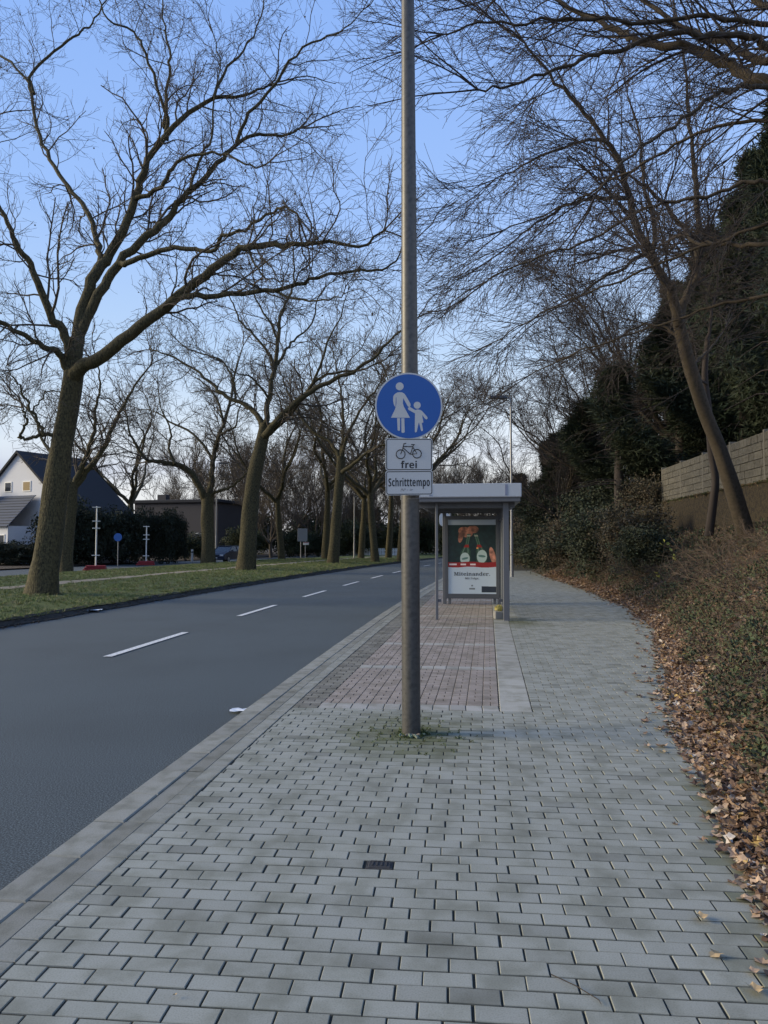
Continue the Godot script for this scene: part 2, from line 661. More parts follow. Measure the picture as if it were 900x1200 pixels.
func brick_mesh(size: Vector3, bevel: float) -> ArrayMesh:
	var s := Shape.new()
	var h := size / 2.0
	var b := bevel
	var top := [Vector3(-h.x + b, 0, -h.z + b), Vector3(h.x - b, 0, -h.z + b), Vector3(h.x - b, 0, h.z - b), Vector3(-h.x + b, 0, h.z - b)]
	var mid := [Vector3(-h.x, -b, -h.z), Vector3(h.x, -b, -h.z), Vector3(h.x, -b, h.z), Vector3(-h.x, -b, h.z)]
	s.quad(top[0], top[1], top[2], top[3])
	for i in 4:
		var j := (i + 1) % 4
		s.quad(mid[i], mid[j], top[j], top[i])
		var dn := Vector3(0, -size.y + b, 0)
		s.quad(mid[i] + dn, mid[j] + dn, mid[j], mid[i])
	for i in s.n.size():
		if s.n[i].y < -0.1:
			s.n[i] = -s.n[i]
	return s.mesh()


func lay(owner: Node, called: String, pieces: Array, m: Mesh, material: Material, most := 290) -> void:
	# pieces: [transform, colour]; those that show largest become parts of their own, the rest one part
	var shown := []
	var rest := []
	for p in pieces:
		var o: Vector3 = p[0].origin
		var d := -o.z
		if d > 2.2 and absf(o.x) < d * 0.55 + 0.1:
			shown.append(p)
		else:
			rest.append(p)
	shown.sort_custom(func(a, b): return a[0].origin.length_squared() < b[0].origin.length_squared())
	var tones := {}
	for i in shown.size():
		if i >= most:
			rest.append(shown[i])
			continue
		var c: Color = shown[i][1]
		var key := Vector3i(int(c.r * 60.0), int(c.g * 60.0), int(c.b * 60.0))
		if not tones.has(key):
			var t: StandardMaterial3D = material.duplicate()
			t.albedo_color = c.linear_to_srgb()
			t.vertex_color_use_as_albedo = false
			tones[key] = t
		var o := put(m, called, tones[key], owner)
		o.transform = shown[i][0]
	var at := []
	var tn := []
	for p in rest:
		at.append(p[0])
		tn.append(p[1])
	if at:
		many(called + "s", m, material, at, tn, owner)


func paving() -> void:
	var bed := sheet(func(d): return kerb_x(d) + 0.455, func(d): return edge_x(d) + 0.35, func(_x, _d): return -0.0065, -3.0, 75.0, 0.5, 8)
	var pave := land("pavement", "grey concrete block pavement laid in rows across the footpath", bed, M.joint)
	var full := brick_mesh(Vector3(0.1925, 0.05, 0.0905), 0.0025)
	var greys := []
	var turn := Basis(Vector3.UP, -deg_to_rad(5.0))
	var w := -6.0
	var row := 0
	while w < 38.0:
		var ul := pave_left(w)
		var ur := pave_right(w)
		var dark_to := -2.19
		var cover_u := (-0.023 - pave_at(0.0, w).x) / pave_u.x
		var cover_row := -1
		if absf(pave_at(cover_u, w).z + 3.99) < 0.0495:
			cover_row = row
			cover_at = pave_at(cover_u, w)
		var u := floorf(ul / 0.2) * 0.2 - (0.1 if row % 2 else 0.0) + 0.004 * sin(row * 1.7)
		while u < ur:
			var a := maxf(u, ul)
			var b := minf(u + 0.2, ur)
			if cover_row == row:   # this row is cut to fit round the valve cover
				if a < cover_u - 0.074 and b > cover_u - 0.074:
					b = cover_u - 0.074
					u = cover_u + 0.074 - 0.2
				elif a >= cover_u - 0.074 and a < cover_u + 0.074 and b <= cover_u + 0.074:
					u += 0.2
					continue
			u += 0.2
			var dark := false
			if w > -0.06 and w < 19.0:
				if a < dark_to:
					b = minf(b, dark_to)
					dark = true
				elif b > 0.0:
					a = maxf(a, 0.0)
				else:
					continue
			if b - a < 0.014:
				continue
			var p := pave_at((a + b) / 2.0, w)
			var g := rf(0.93, 1.05) * (0.90 if rng.randf() < 0.08 else 1.0)
			var c := Color(0.335, 0.340, 0.298) * g
			if dark:
				var k := lumps.get_noise_2d(p.x * 1.5, w * 4.2)
				c = Color(0.24, 0.228, 0.195) * g * (0.72 if k > 0.12 else 1.0)
			elif rng.randf() < 0.012:
				c = c * 0.72
			var ms := moss_at(p)
			if ms > 0.0:
				c = c.lerp(Color(0.115, 0.125, 0.055), ms * 0.95)
			c.a = 1.0
			var tilt := Basis(Vector3(1, 0, 0), rf(-0.010, 0.010)) * Basis(Vector3(0, 0, 1), rf(-0.006, 0.006))
			var bs := turn * tilt * Basis(Vector3.UP, rf(-0.006, 0.006)).scaled(Vector3((b - a - 0.0085) / 0.1925, 1, 1))
			greys.append([Transform3D(bs, p + Vector3(rf(-0.002, 0.002), rf(-0.0025, 0.0015), rf(-0.0015, 0.0015))), c])
		w += 0.1
		row += 1
	lay(pave, "brick", greys, full, M.brick, 295)
	# the bus stop's own paving: pinkish blocks in columns, pale cross bands, a pale strip
	var field := Shape.new()
	field.quad(pave_at(-2.19, 19.0) + Vector3(0, -0.0055, 0), pave_at(0.0, 19.0) + Vector3(0, -0.0055, 0), pave_at(0.0, -0.05) + Vector3(0, -0.0055, 0), pave_at(-2.19, -0.05) + Vector3(0, -0.0055, 0))
	var stop := land("bus_stop_paving", "pinkish block paving with pale cross bands in front of the bus shelter", field, M.joint)
	var pinks := []
	var bands := []
	var col := 0.1690
	w = 0.0
	while w < 18.6:
		var q := fmod(w + 0.04, 2.4)
		if q < 0.1:   # a pale band of slabs, 0.3 m deep
			for i in 11:
				var p := pave_at(-0.335 - col * (i + 0.5), w + 0.075)
				var g := rf(0.8, 1.08)
				var ms := moss_at(p)
				var c := (Color(0.42, 0.405, 0.37) * g).lerp(Color(0.13, 0.14, 0.07), ms * 0.7)
				c.a = 1.0
				bands.append([Transform3D(turn, p + Vector3(0, rf(-0.002, 0.001), 0)), c])
			w += 0.25
			continue
		var k := int(round(w / 0.1))
		for i in 11:
			for j in (2 if (k + i) % 2 else 1):
				var wid := col / (2.0 if (k + i) % 2 else 1.0)
				var p := pave_at(-0.335 - col * i - wid * (j + 0.5), w)
				var g := rf(0.86, 1.12)
				var ms := moss_at(p)
				var c := (Color(0.335, 0.285, 0.25) * g).lerp(Color(0.12, 0.12, 0.06), ms * 0.8)
				c.a = 1.0
				pinks.append([Transform3D(turn.scaled_local(Vector3((wid - 0.008) / 0.16, 1, 1)), p + Vector3(0, rf(-0.002, 0.001), 0)), c])
		w += 0.1
	lay(stop, "pink_brick", pinks, brick_mesh(Vector3(0.16, 0.05, 0.0945), 0.004), M.brick, 290)
	lay(stop, "band_slab", bands, brick_mesh(Vector3(0.161, 0.05, 0.243), 0.004), M.brick, 290)
	var strip := []
	w = 0.0
	while w < 18.6:
		var p := pave_at(-0.165, w)
		var g := rf(0.94, 1.05) * (1.0 if w < 1.9 else 0.86)
		var ms := moss_at(p)
		var c := (Color(0.44, 0.43, 0.385) * g).lerp(Color(0.15, 0.16, 0.08), ms * 0.6)
		c.a = 1.0
		strip.append([Transform3D(turn, p + Vector3(0, 0.001, 0)), c])
		w += 0.1
	lay(stop, "strip_slab", strip, brick_mesh(Vector3(0.318, 0.05, 0.097), 0.0035), M.brick, 200)


func kerbs() -> void:
	# from the road inwards: kerb stones, a worn smooth run of edging stones, a row of slabs
	var base := Shape.new()
	var k0 := land("kerb", "pale concrete kerb along the near side of the road", sheet(func(d): return kerb_x(d) + 0.01, func(d): return kerb_x(d) + 0.47, func(_x, _d): return -0.022, -3.0, 80.0, 1.0, 1), M.joint)
	var runs := [["kerb_stone", 0.0, 0.20, 0.5, Color(0.315, 0.31, 0.27), -0.004, 0.008], ["edging_stone", 0.204, 0.125, 1.0, Color(0.265, 0.26, 0.222), -0.007, 0.004], ["kerb_slab", 0.333, 0.13, 0.165, Color(0.32, 0.32, 0.28), 0.0, 0.004]]
	for r in runs:
		var list := []
		var d := 1.6
		while d < 60.0:
			var n: float = r[3]
			var a := d
			var b: float = d + n
			var off: float = r[1] + r[2] / 2.0
			var pa := Vector3(kerb_x(a) + off, 0, -a)
			var pb := Vector3(kerb_x(b) + off, 0, -b)
			var dir := (pb - pa).normalized()
			var g := rf(0.86, 1.07)
			var c: Color = r[4] * g
			c.a = 1.0
			var bs := Basis(Vector3(dir.z, 0, -dir.x) * -1.0, Vector3.UP, -dir)
			var tall: float = 0.16
			list.append([Transform3D(bs, (pa + pb) / 2.0 + Vector3(0, r[5] + rf(-0.003, 0.002), 0)), c])
			d += n
		lay(k0, r[0], list, brick_mesh(Vector3(r[2] - 0.004, 0.16, r[3] - 0.007), r[6]), M.kerb, 150)


# ---- bare trees
func smooth_path(p: Array, parts := 4, wobble := 0.0) -> Array:
	var out := []
	for i in p.size() - 1:
		var a: Vector3 = p[maxi(i - 1, 0)]
		var b: Vector3 = p[i]
		var c: Vector3 = p[i + 1]
		var e: Vector3 = p[mini(i + 2, p.size() - 1)]
		for k in parts:
			var q := b.cubic_interpolate(c, a, e, float(k) / parts)
			if i + k > 0:
				q += Vector3(rf(-1, 1), rf(-1, 1), rf(-1, 1)) * wobble
			out.append(q)
	out.append(p[-1])
	return out


func tapered(n: int, r0: float, r1: float, power := 1.0) -> Array:
	var out := []
	for i in n:
		out.append(lerpf(r0, r1, pow(float(i) / (n - 1), power)))
	return out


func askew(dir: Vector3, angle: float) -> Vector3:
	var s := dir.cross(Vector3.UP if absf(dir.y) < 0.95 else Vector3.RIGHT).normalized()
	return dir.rotated(s.rotated(dir, rf(0, TAU)), angle)


# how: {wander, lift, spread, gap: [..by level], len: [..], thin, sides, levels, pull: Vector3}
func sprig(s: Shape, p: Vector3, dir: Vector3, length: float, r: float, level: int, how: Dictionary) -> void:
	var n := clampi(int(length / (0.28 if level < 3 else 0.16)), 3, 7 if level < 3 else 4)
	var pts := [p]
	var d := dir
	var step := length / n
	var wander: float = how.wander
	var pull: Vector3 = how.pull
	for i in n:
		d = (d + Vector3(rf(-1, 1), rf(-1, 1), rf(-1, 1)) * wander + pull).normalized()
		p += d * step
		pts.append(p)
	var thin: float = how.thin
	var r1 := maxf(r * 0.4, thin * 0.8)
	s.tube(pts, tapered(pts.size(), r, r1), 5 if level <= 2 else (4 if level == 3 and r > 0.015 else 3))
	if level >= how.levels:
		return
	var gap: float = how.gap[level]
	var kids := int(length / gap * rf(0.8, 1.2)) + 1
	var child: float = how.len[level]
	for k in kids:
		var t := lerpf(0.18, 1.0, (k + rng.randf()) / kids)
		var f := t * n
		var i := mini(int(f), n - 1)
		var a: Vector3 = pts[i]
		var b: Vector3 = pts[i + 1]
		var along := (b - a).normalized()
		var q := a.lerp(b, f - i)
		var cd := askew(along, rf(0.45, 1.05) * how.spread)
		sprig(s, q, cd, child * rf(0.55, 1.25) * (1.15 - 0.45 * t), maxf(lerpf(r, r1, t) * 0.62, thin), level + 1, how)


func clothe(s: Shape, limb: Array, r0: float, r1: float, how: Dictionary, from := 0.12) -> void:   # side branches along a limb
	var total := 0.0
	for i in limb.size() - 1:
		total += limb[i].distance_to(limb[i + 1])
	var kids := int(total / how.gap[1])
	for k in kids:
		var t := lerpf(from, 1.0, (k + rng.randf()) / kids)
		var f := t * (limb.size() - 1)
		var i := mini(int(f), limb.size() - 2)
		var along: Vector3 = (limb[i + 1] - limb[i]).normalized()
		var cd := (askew(along, rf(0.5, 1.2) * how.spread) + Vector3(0, rf(0.0, 0.5) * how.lift, 0)).normalized()
		var r := lerpf(r0, r1, t)
		var big := rng.randf() < 0.28
		sprig(s, limb[i].lerp(limb[i + 1], f - i), cd, how.len[1] * rf(0.4, 0.9) * (1.7 if big else 1.0), clampf(r * rf(0.22, 0.42), how.thin * 1.5, how.thin * (9.0 if big else 6.0)), 2, how)
	var last: Vector3 = (limb[-1] - limb[-2]).normalized()
	for k in 3:
		sprig(s, limb[-1], askew(last, rf(0.1, 0.5)), how.len[1] * rf(0.6, 1.0), r1, 2, how)


func trunk_shape(p: Array, r: Array, sides: int, flare: float) -> Shape:   # p and r by hand; a fluted, slightly uneven stem
	var path := smooth_path(p, 5)
	var s := Shape.new()
	var m := path.size()
	for i in m:
		var f := float(i) / 5.0
		var k := mini(int(f), r.size() - 2)
		var rad := lerpf(r[k], r[k + 1], f - k)
		var low := exp(-(path[i].y - path[0].y) / 0.45)
		for j in sides:
			var a := TAU * j / sides
			var bulge := 1.0 + 0.075 * sin(a * 3.0 + i * 0.06) + 0.035 * sin(a * 5.0 - i * 0.4) + low * flare * (0.5 + 0.5 * sin(a * 5.0 + 1.0))
			bulge += lumps.get_noise_3d(cos(a) * 1.6, path[i].y * 0.8, sin(a) * 1.6) * 0.16
			var o := Vector3(cos(a), 0, sin(a))
			s.vert(path[i] + o * rad * bulge, o)
	for i in m - 1:
		for j in sides:
			var a := i * sides + j
			var b := i * sides + (j + 1) % sides
			s.ix.append_array([a, b, a + sides, b, b + sides, a + sides])
	# normals from the faces
	var nn := PackedVector3Array()
	nn.resize(s.v.size())
	for i in range(0, s.ix.size(), 3):
		var q := (s.v[s.ix[i + 2]] - s.v[s.ix[i]]).cross(s.v[s.ix[i + 1]] - s.v[s.ix[i]])
		for k in 3:
			nn[s.ix[i + k]] += q
	for i in nn.size():
		nn[i] = nn[i].normalized()
		if nn[i].dot(s.n[i]) < 0.0:
			nn[i] = -nn[i]
	s.n = nn
	return s


func local(p: Array, base: Vector3) -> Array:
	var out := []
	for q in p:
		out.append(q - base)
	return out


func traced_tree(called: String, label: String, group: String, trunk: Array, radii: Array, limbs: Array, how: Dictionary, bark: Material, twig: Material, category := "tree") -> Node3D:
	var base: Vector3 = trunk[0]
	var t := thing(called, label, category, base, 0.0, group)
	var tp := local(trunk, base)
	tp[0] -= Vector3(0, 0.12, 0)
	build(trunk_shape(tp, radii, 16, how.get("flare", 0.3)), "trunk", bark, t)
	var crown := Shape.new()
	var balls := Shape.new()
	for l in limbs:
		var path := smooth_path(local(l[0], base), 4, how.get("knot", 0.03))
		var s := Shape.new()
		s.tube(path, tapered(path.size(), l[1], l[2], 0.8), 8)
		build(s, "limb", bark, t)
		clothe(crown, path, l[1], l[2], how, 0.1 if l.size() < 4 else l[3])
	if how.get("seeds", 0) > 0:   # the dry seed balls that still hang in the twigs
		for k in how.seeds:
			var p: Vector3 = crown.v[rng.randi() % crown.v.size()]
			p.y -= rf(0.05, 0.12)
			var r := rf(0.018, 0.03)
			balls.tube([p + Vector3(0, r, 0), p + Vector3(0, r * 0.5, 0), p - Vector3(0, r * 0.5, 0), p - Vector3(0, r, 0)], [0.003, r, r, 0.003], 5)
		say(build(balls, "seed_balls", twig, t), "", "", "", "stuff")
	build(crown, "crown", twig, t)
	return t


func vase_tree(called: String, label: String, category: String, group: String, seed_: int, fork: float, tall: float, girth: float, arms: int, how: Dictionary, bark: Material, twig: Material) -> Node3D:
	rng.seed = seed_
	var lean := Vector3(rf(-0.06, 0.06), 0, rf(-0.06, 0.06))
	var trunk := [Vector3(0, 0, 0), Vector3(0, fork * 0.3, 0) + lean * fork * 0.5, Vector3(0, fork * 0.7, 0) + lean * fork * 1.2, Vector3(0, fork * 1.05, 0) + lean * fork * 1.6]
	var limbs := []
	var top: Vector3 = trunk[3]
	for a in arms:
		var g := TAU * (a + rf(0.1, 0.7)) / arms
		var out := Vector3(cos(g), 0, sin(g))
		var reach := rf(0.28, 0.5) * tall
		if a == 0:
			reach = 0.08 * tall
		var rise := (tall - fork) * (rf(0.45, 0.75) if a else 0.85)
		var p := [top - Vector3(0, rf(0.0, 0.5), 0)]
		for k in range(1, 6):
			var f := k / 5.0
			p.append(top + out * reach * pow(f, 0.85) + Vector3(0, rise * pow(f, 1.15), 0) + Vector3(rf(-1, 1), rf(-0.5, 0.5), rf(-1, 1)) * 0.06 * tall * f)
		limbs.append([p, girth * rf(0.42, 0.6), girth * 0.1])
		if a and a < 4:
			var q: Vector3 = p[2]
			var side := out.rotated(Vector3.UP, rf(-0.9, 0.9))
			limbs.append([[q, q + side * reach * 0.25 + Vector3(0, rise * 0.25, 0), q + side * reach * 0.4 + Vector3(0, rise * 0.55, 0), q + side * reach * 0.7 + Vector3(rf(-1, 1), rise * 0.7, rf(-1, 1))], girth * 0.3, girth * 0.08])
	return traced_tree(called, label, group, trunk, [girth, girth * 0.86, girth * 0.74, girth * 0.62], limbs, how, bark, twig, category)


func plane_trees() -> void:
	rng.seed = 101
	var near := {"wander": 0.40, "lift": 0.35, "spread": 1.05, "pull": Vector3(0, 0.02, 0), "gap": [0, 0.40, 0.33, 0.22, 0.2], "len": [0, 2.4, 1.1, 0.5, 0.3], "thin": 0.0050, "levels": 4, "flare": 0.28, "knot": 0.05, "seeds": 260}
	traced_tree("plane_tree", "massive leaning bare plane tree with a looped stub branch, on the median", "", [Vector3(-10.329, 0.075, -22.45), Vector3(-10.222, 1.209, -22.45), Vector3(-10.044, 2.763, -22.45), Vector3(-9.864, 4.326, -22.45), Vector3(-9.679, 5.636, -22.45), Vector3(-9.473, 7.243, -22.45)],
		[0.45, 0.395, 0.36, 0.335, 0.30, 0.28], [
		[[Vector3(-9.601, 6.809, -22.4), Vector3(-9.837, 7.386, -22.083), Vector3(-10.08, 7.51, -21.767), Vector3(-10.466, 7.754, -21.45), Vector3(-11.109, 8.064, -21.133), Vector3(-11.925, 8.362, -20.817), Vector3(-12.719, 8.917, -20.5)], 0.125, 0.035],
		[[Vector3(-9.555, 7.204, -22.4), Vector3(-9.703, 7.999, -22.225), Vector3(-10.076, 8.601, -22.05), Vector3(-10.373, 9.505, -21.875), Vector3(-10.634, 10.139, -21.7), Vector3(-10.967, 10.764, -21.525), Vector3(-11.296, 11.507, -21.35), Vector3(-11.724, 12.442, -21.175), Vector3(-11.901, 13.492, -21)], 0.17, 0.03],
		[[Vector3(-9.491, 6.82, -22.45), Vector3(-9.507, 7.795, -22.636), Vector3(-9.316, 9.275, -22.823), Vector3(-9.032, 10.347, -23.009), Vector3(-8.759, 10.859, -23.195), Vector3(-8.11, 12.44, -23.382), Vector3(-7.83, 13.713, -23.568), Vector3(-7.539, 14.58, -23.755), Vector3(-6.706, 15.751, -23.941), Vector3(-5.71, 16.561, -24.127), Vector3(-4.747, 16.735, -24.314), Vector3(-3.917, 17.237, -24.5)], 0.25, 0.03, 0.3],
		[[Vector3(-9.042, 10.224, -22.9), Vector3(-9.063, 10.837, -23.21), Vector3(-9.332, 11.604, -23.52), Vector3(-9.778, 12.646, -23.83), Vector3(-10.515, 13.541, -24.14), Vector3(-11.272, 14.633, -24.45), Vector3(-11.904, 15.932, -24.76), Vector3(-12.224, 17.233, -25.07), Vector3(-12.812, 18.258, -25.38), Vector3(-13.712, 19.023, -25.69), Vector3(-14.653, 19.454, -26)], 0.11, 0.03],
		[[Vector3(-12.229, 17.375, -25.2), Vector3(-12.399, 18.227, -25.333), Vector3(-11.664, 19.12, -25.467), Vector3(-10.915, 19.805, -25.6), Vector3(-10.49, 20.308, -25.733), Vector3(-10.004, 21.26, -25.867), Vector3(-9.758, 22.159, -26)], 0.06, 0.02],
		[[Vector3(-9.445, 6.862, -22.4), Vector3(-9.407, 7.765, -22.523), Vector3(-9.336, 8.359, -22.646), Vector3(-8.715, 9.689, -22.769), Vector3(-8.345, 10.467, -22.892), Vector3(-7.538, 11.391, -23.015), Vector3(-7.014, 11.885, -23.138), Vector3(-6.486, 12.747, -23.262), Vector3(-5.921, 13.338, -23.385), Vector3(-5.239, 14.22, -23.508), Vector3(-4.825, 14.741, -23.631), Vector3(-4.095, 15.124, -23.754), Vector3(-3.355, 15.107, -23.877), Vector3(-2.778, 15.466, -24)], 0.20, 0.03, 0.3],
		[[Vector3(-4.778, 14.614, -23.4), Vector3(-4.315, 15.514, -23.25), Vector3(-3.556, 16.321, -23.1), Vector3(-2.804, 17.259, -22.95), Vector3(-1.787, 17.741, -22.8), Vector3(-1.211, 17.94, -22.65), Vector3(-0.669, 18.383, -22.5)], 0.065, 0.015],
		[[Vector3(-8.248, 10.393, -22.7), Vector3(-7.777, 10.366, -22.489), Vector3(-6.873, 10.656, -22.278), Vector3(-5.954, 10.623, -22.067), Vector3(-5.178, 10.408, -21.856), Vector3(-4.802, 10.814, -21.644), Vector3(-4.078, 10.93, -21.433), Vector3(-3.243, 11.372, -21.222), Vector3(-2.817, 11.401, -21.011), Vector3(-2.444, 11.005, -20.8)], 0.095, 0.03],
		[[Vector3(-9.495, 6.756, -22.4), Vector3(-9.161, 7.011, -22.145), Vector3(-8.347, 7.311, -21.891), Vector3(-7.201, 8.062, -21.636), Vector3(-6.177, 8.797, -21.382), Vector3(-5.197, 9.439, -21.127), Vector3(-4.358, 10.016, -20.873), Vector3(-3.532, 10.111, -20.618), Vector3(-2.604, 10.007, -20.364), Vector3(-1.817, 10.024, -20.109), Vector3(-0.676, 9.8, -19.855), Vector3(0, 10.117, -19.6)], 0.24, 0.025, 0.25],
		[[Vector3(-6.03, 8.845, -21.3), Vector3(-5.188, 8.858, -21.114), Vector3(-3.698, 8.919, -20.929), Vector3(-2.647, 8.978, -20.743), Vector3(-1.854, 9.181, -20.557), Vector3(-0.692, 9.307, -20.371), Vector3(0.071, 9.286, -20.186), Vector3(0.446, 9.668, -20)], 0.10, 0.02],
		[[Vector3(-3.392, 8.993, -21), Vector3(-2.522, 8.564, -20.533), Vector3(-1.643, 8.336, -20.067), Vector3(-1.101, 8.368, -19.6)], 0.045, 0.015],
		[[Vector3(-7.224, 15.031, -24), Vector3(-7.183, 15.688, -23.833), Vector3(-7.368, 16.507, -23.667), Vector3(-7.778, 17.632, -23.5), Vector3(-8.176, 18.288, -23.333), Vector3(-8.868, 18.622, -23.167), Vector3(-9.31, 19.375, -23)], 0.075, 0.02],
		[[Vector3(-7.286, 15.466, -24), Vector3(-7.301, 16.547, -24.2), Vector3(-7.259, 17.767, -24.4), Vector3(-7.387, 18.708, -24.6), Vector3(-7.636, 19.846, -24.8), Vector3(-7.772, 21.219, -25)], 0.07, 0.02],
		[[Vector3(-7.95, 12.765, -23.3), Vector3(-7.093, 13.022, -23.083), Vector3(-6.656, 13.52, -22.867), Vector3(-5.904, 13.845, -22.65), Vector3(-4.842, 13.728, -22.433), Vector3(-4.111, 13.238, -22.217), Vector3(-3.501, 13.258, -22)], 0.08, 0.02],
		[[Vector3(-5.68, 16.483, -24), Vector3(-5.43, 17.602, -24.375), Vector3(-4.845, 18.6, -24.75), Vector3(-4.331, 20.084, -25.125), Vector3(-4.192, 21.609, -25.5)], 0.06, 0.015],
		[[Vector3(-6.144, 12.996, -23.2), Vector3(-6.004, 13.972, -23.36), Vector3(-5.609, 14.907, -23.52), Vector3(-5.603, 16.142, -23.68), Vector3(-5.426, 17.398, -23.84), Vector3(-5.701, 18.674, -24)], 0.055, 0.015],
		[[Vector3(-3.905, 10.186, -20.8), Vector3(-3.633, 9.59, -20.667), Vector3(-3.319, 9.173, -20.533), Vector3(-2.866, 9.003, -20.4)], 0.04, 0.015],
		[[Vector3(-9.966, 4.985, -22.3), Vector3(-10.337, 4.979, -22.262), Vector3(-10.679, 4.896, -22.225), Vector3(-10.969, 4.839, -22.188), Vector3(-10.98, 5.014, -22.15), Vector3(-10.812, 5.241, -22.113), Vector3(-10.746, 5.39, -22.075), Vector3(-10.835, 5.641, -22.038), Vector3(-10.819, 5.738, -22)], 0.065, 0.025, 0.6],
		[[Vector3(-10.21, 4.955, -22.1), Vector3(-10.365, 5.28, -22.033), Vector3(-10.518, 5.577, -21.967), Vector3(-10.698, 5.976, -21.9), Vector3(-10.877, 6.372, -21.833), Vector3(-11.053, 6.665, -21.767), Vector3(-11.177, 6.955, -21.7)], 0.06, 0.015, 0.5],
		[[Vector3(-10.683, 5.67, -22.2), Vector3(-10.402, 5.992, -22.25), Vector3(-10.25, 6.315, -22.3), Vector3(-9.934, 6.273, -22.35), Vector3(-9.77, 6.073, -22.4)], 0.03, 0.012, 0.5],
		], near, M.bark, M.twig)
	rng.seed = 102
	var mid := {"wander": 0.36, "lift": 0.4, "spread": 1.05, "pull": Vector3(0, 0.03, 0), "gap": [0, 0.5, 0.48, 0.33, 0.3], "len": [0, 3.1, 1.4, 0.65, 0.3], "thin": 0.0095, "levels": 4, "flare": 0.14, "knot": 0.06, "seeds": 120}
	traced_tree("plane_tree", "bare plane tree with a pale strip up its leaning trunk, by the road", "", [Vector3(-7.807, 0.004, -42.1), Vector3(-7.725, 1.991, -42.1), Vector3(-7.549, 4.474, -42.1), Vector3(-7.223, 6.478, -42.1), Vector3(-6.748, 8.54, -42.1)],
		[0.56, 0.48, 0.43, 0.38, 0.35], [
		[[Vector3(-6.922, 7.739, -42), Vector3(-6.477, 8.123, -41.625), Vector3(-5.752, 8.836, -41.25), Vector3(-4.517, 9.824, -40.875), Vector3(-3.065, 10.604, -40.5), Vector3(-1.683, 11.04, -40.125), Vector3(-0.324, 11.982, -39.75), Vector3(0.874, 13.092, -39.375), Vector3(1.823, 13.721, -39)], 0.24, 0.035],
		[[Vector3(-6.728, 7.837, -42), Vector3(-5.578, 8.776, -41.75), Vector3(-4.73, 9.705, -41.5), Vector3(-3.746, 10.866, -41.25), Vector3(-2.627, 11.244, -41), Vector3(-0.95, 11.377, -40.75), Vector3(0.236, 11.985, -40.5)], 0.17, 0.03],
		[[Vector3(-6.924, 8.033, -42), Vector3(-7.222, 8.867, -42.286), Vector3(-7.969, 9.612, -42.571), Vector3(-9.474, 10.419, -42.857), Vector3(-10.297, 11.185, -43.143), Vector3(-11.64, 12.218, -43.429), Vector3(-13.254, 13.007, -43.714), Vector3(-14.37, 13.288, -44)], 0.19, 0.03],
		[[Vector3(-6.873, 7.739, -42), Vector3(-6.752, 8.544, -42.125), Vector3(-6.635, 10.097, -42.25), Vector3(-6.321, 11.963, -42.375), Vector3(-6.152, 13.795, -42.5), Vector3(-5.979, 15.141, -42.625), Vector3(-5.452, 16.294, -42.75), Vector3(-5.275, 17.813, -42.875), Vector3(-5.451, 19.652, -43)], 0.21, 0.03, 0.3],
		[[Vector3(-8.802, 10.095, -43), Vector3(-8.763, 10.506, -43.286), Vector3(-9.084, 11.689, -43.571), Vector3(-9.919, 12.683, -43.857), Vector3(-11.326, 13.222, -44.143), Vector3(-12.128, 13.611, -44.429), Vector3(-13.157, 14.637, -44.714), Vector3(-13.775, 15.41, -45)], 0.085, 0.02],
		[[Vector3(-6.322, 11.57, -42.4), Vector3(-6.489, 12.309, -42.167), Vector3(-6.798, 12.744, -41.933), Vector3(-7.644, 13.765, -41.7), Vector3(-8.236, 14.334, -41.467), Vector3(-8.634, 15.483, -41.233), Vector3(-9.025, 16.378, -41)], 0.11, 0.025],
		[[Vector3(-6.206, 12.017, -42.6), Vector3(-5.752, 12.993, -42.88), Vector3(-5.339, 13.627, -43.16), Vector3(-4.262, 14.73, -43.44), Vector3(-3.989, 16.314, -43.72), Vector3(-3.091, 17.451, -44)], 0.10, 0.025],
		[[Vector3(-6.608, 9.879, -42.4), Vector3(-7.055, 10.645, -41.8), Vector3(-7.678, 11.097, -41.2), Vector3(-8.276, 11.103, -40.6), Vector3(-8.765, 11.529, -40)], 0.08, 0.02],
		[[Vector3(-6.164, 13.422, -42.6), Vector3(-6.545, 14.383, -42.45), Vector3(-7.422, 15.839, -42.3), Vector3(-7.606, 17.54, -42.15), Vector3(-8.13, 18.734, -42)], 0.08, 0.02],
		[[Vector3(-4.293, 9.993, -41), Vector3(-3.539, 11.413, -40.5), Vector3(-3.035, 12.942, -40), Vector3(-2.308, 13.968, -39.5), Vector3(-1.917, 15.199, -39)], 0.09, 0.02],
		], mid, M.bark, M.twig)
	rng.seed = 103
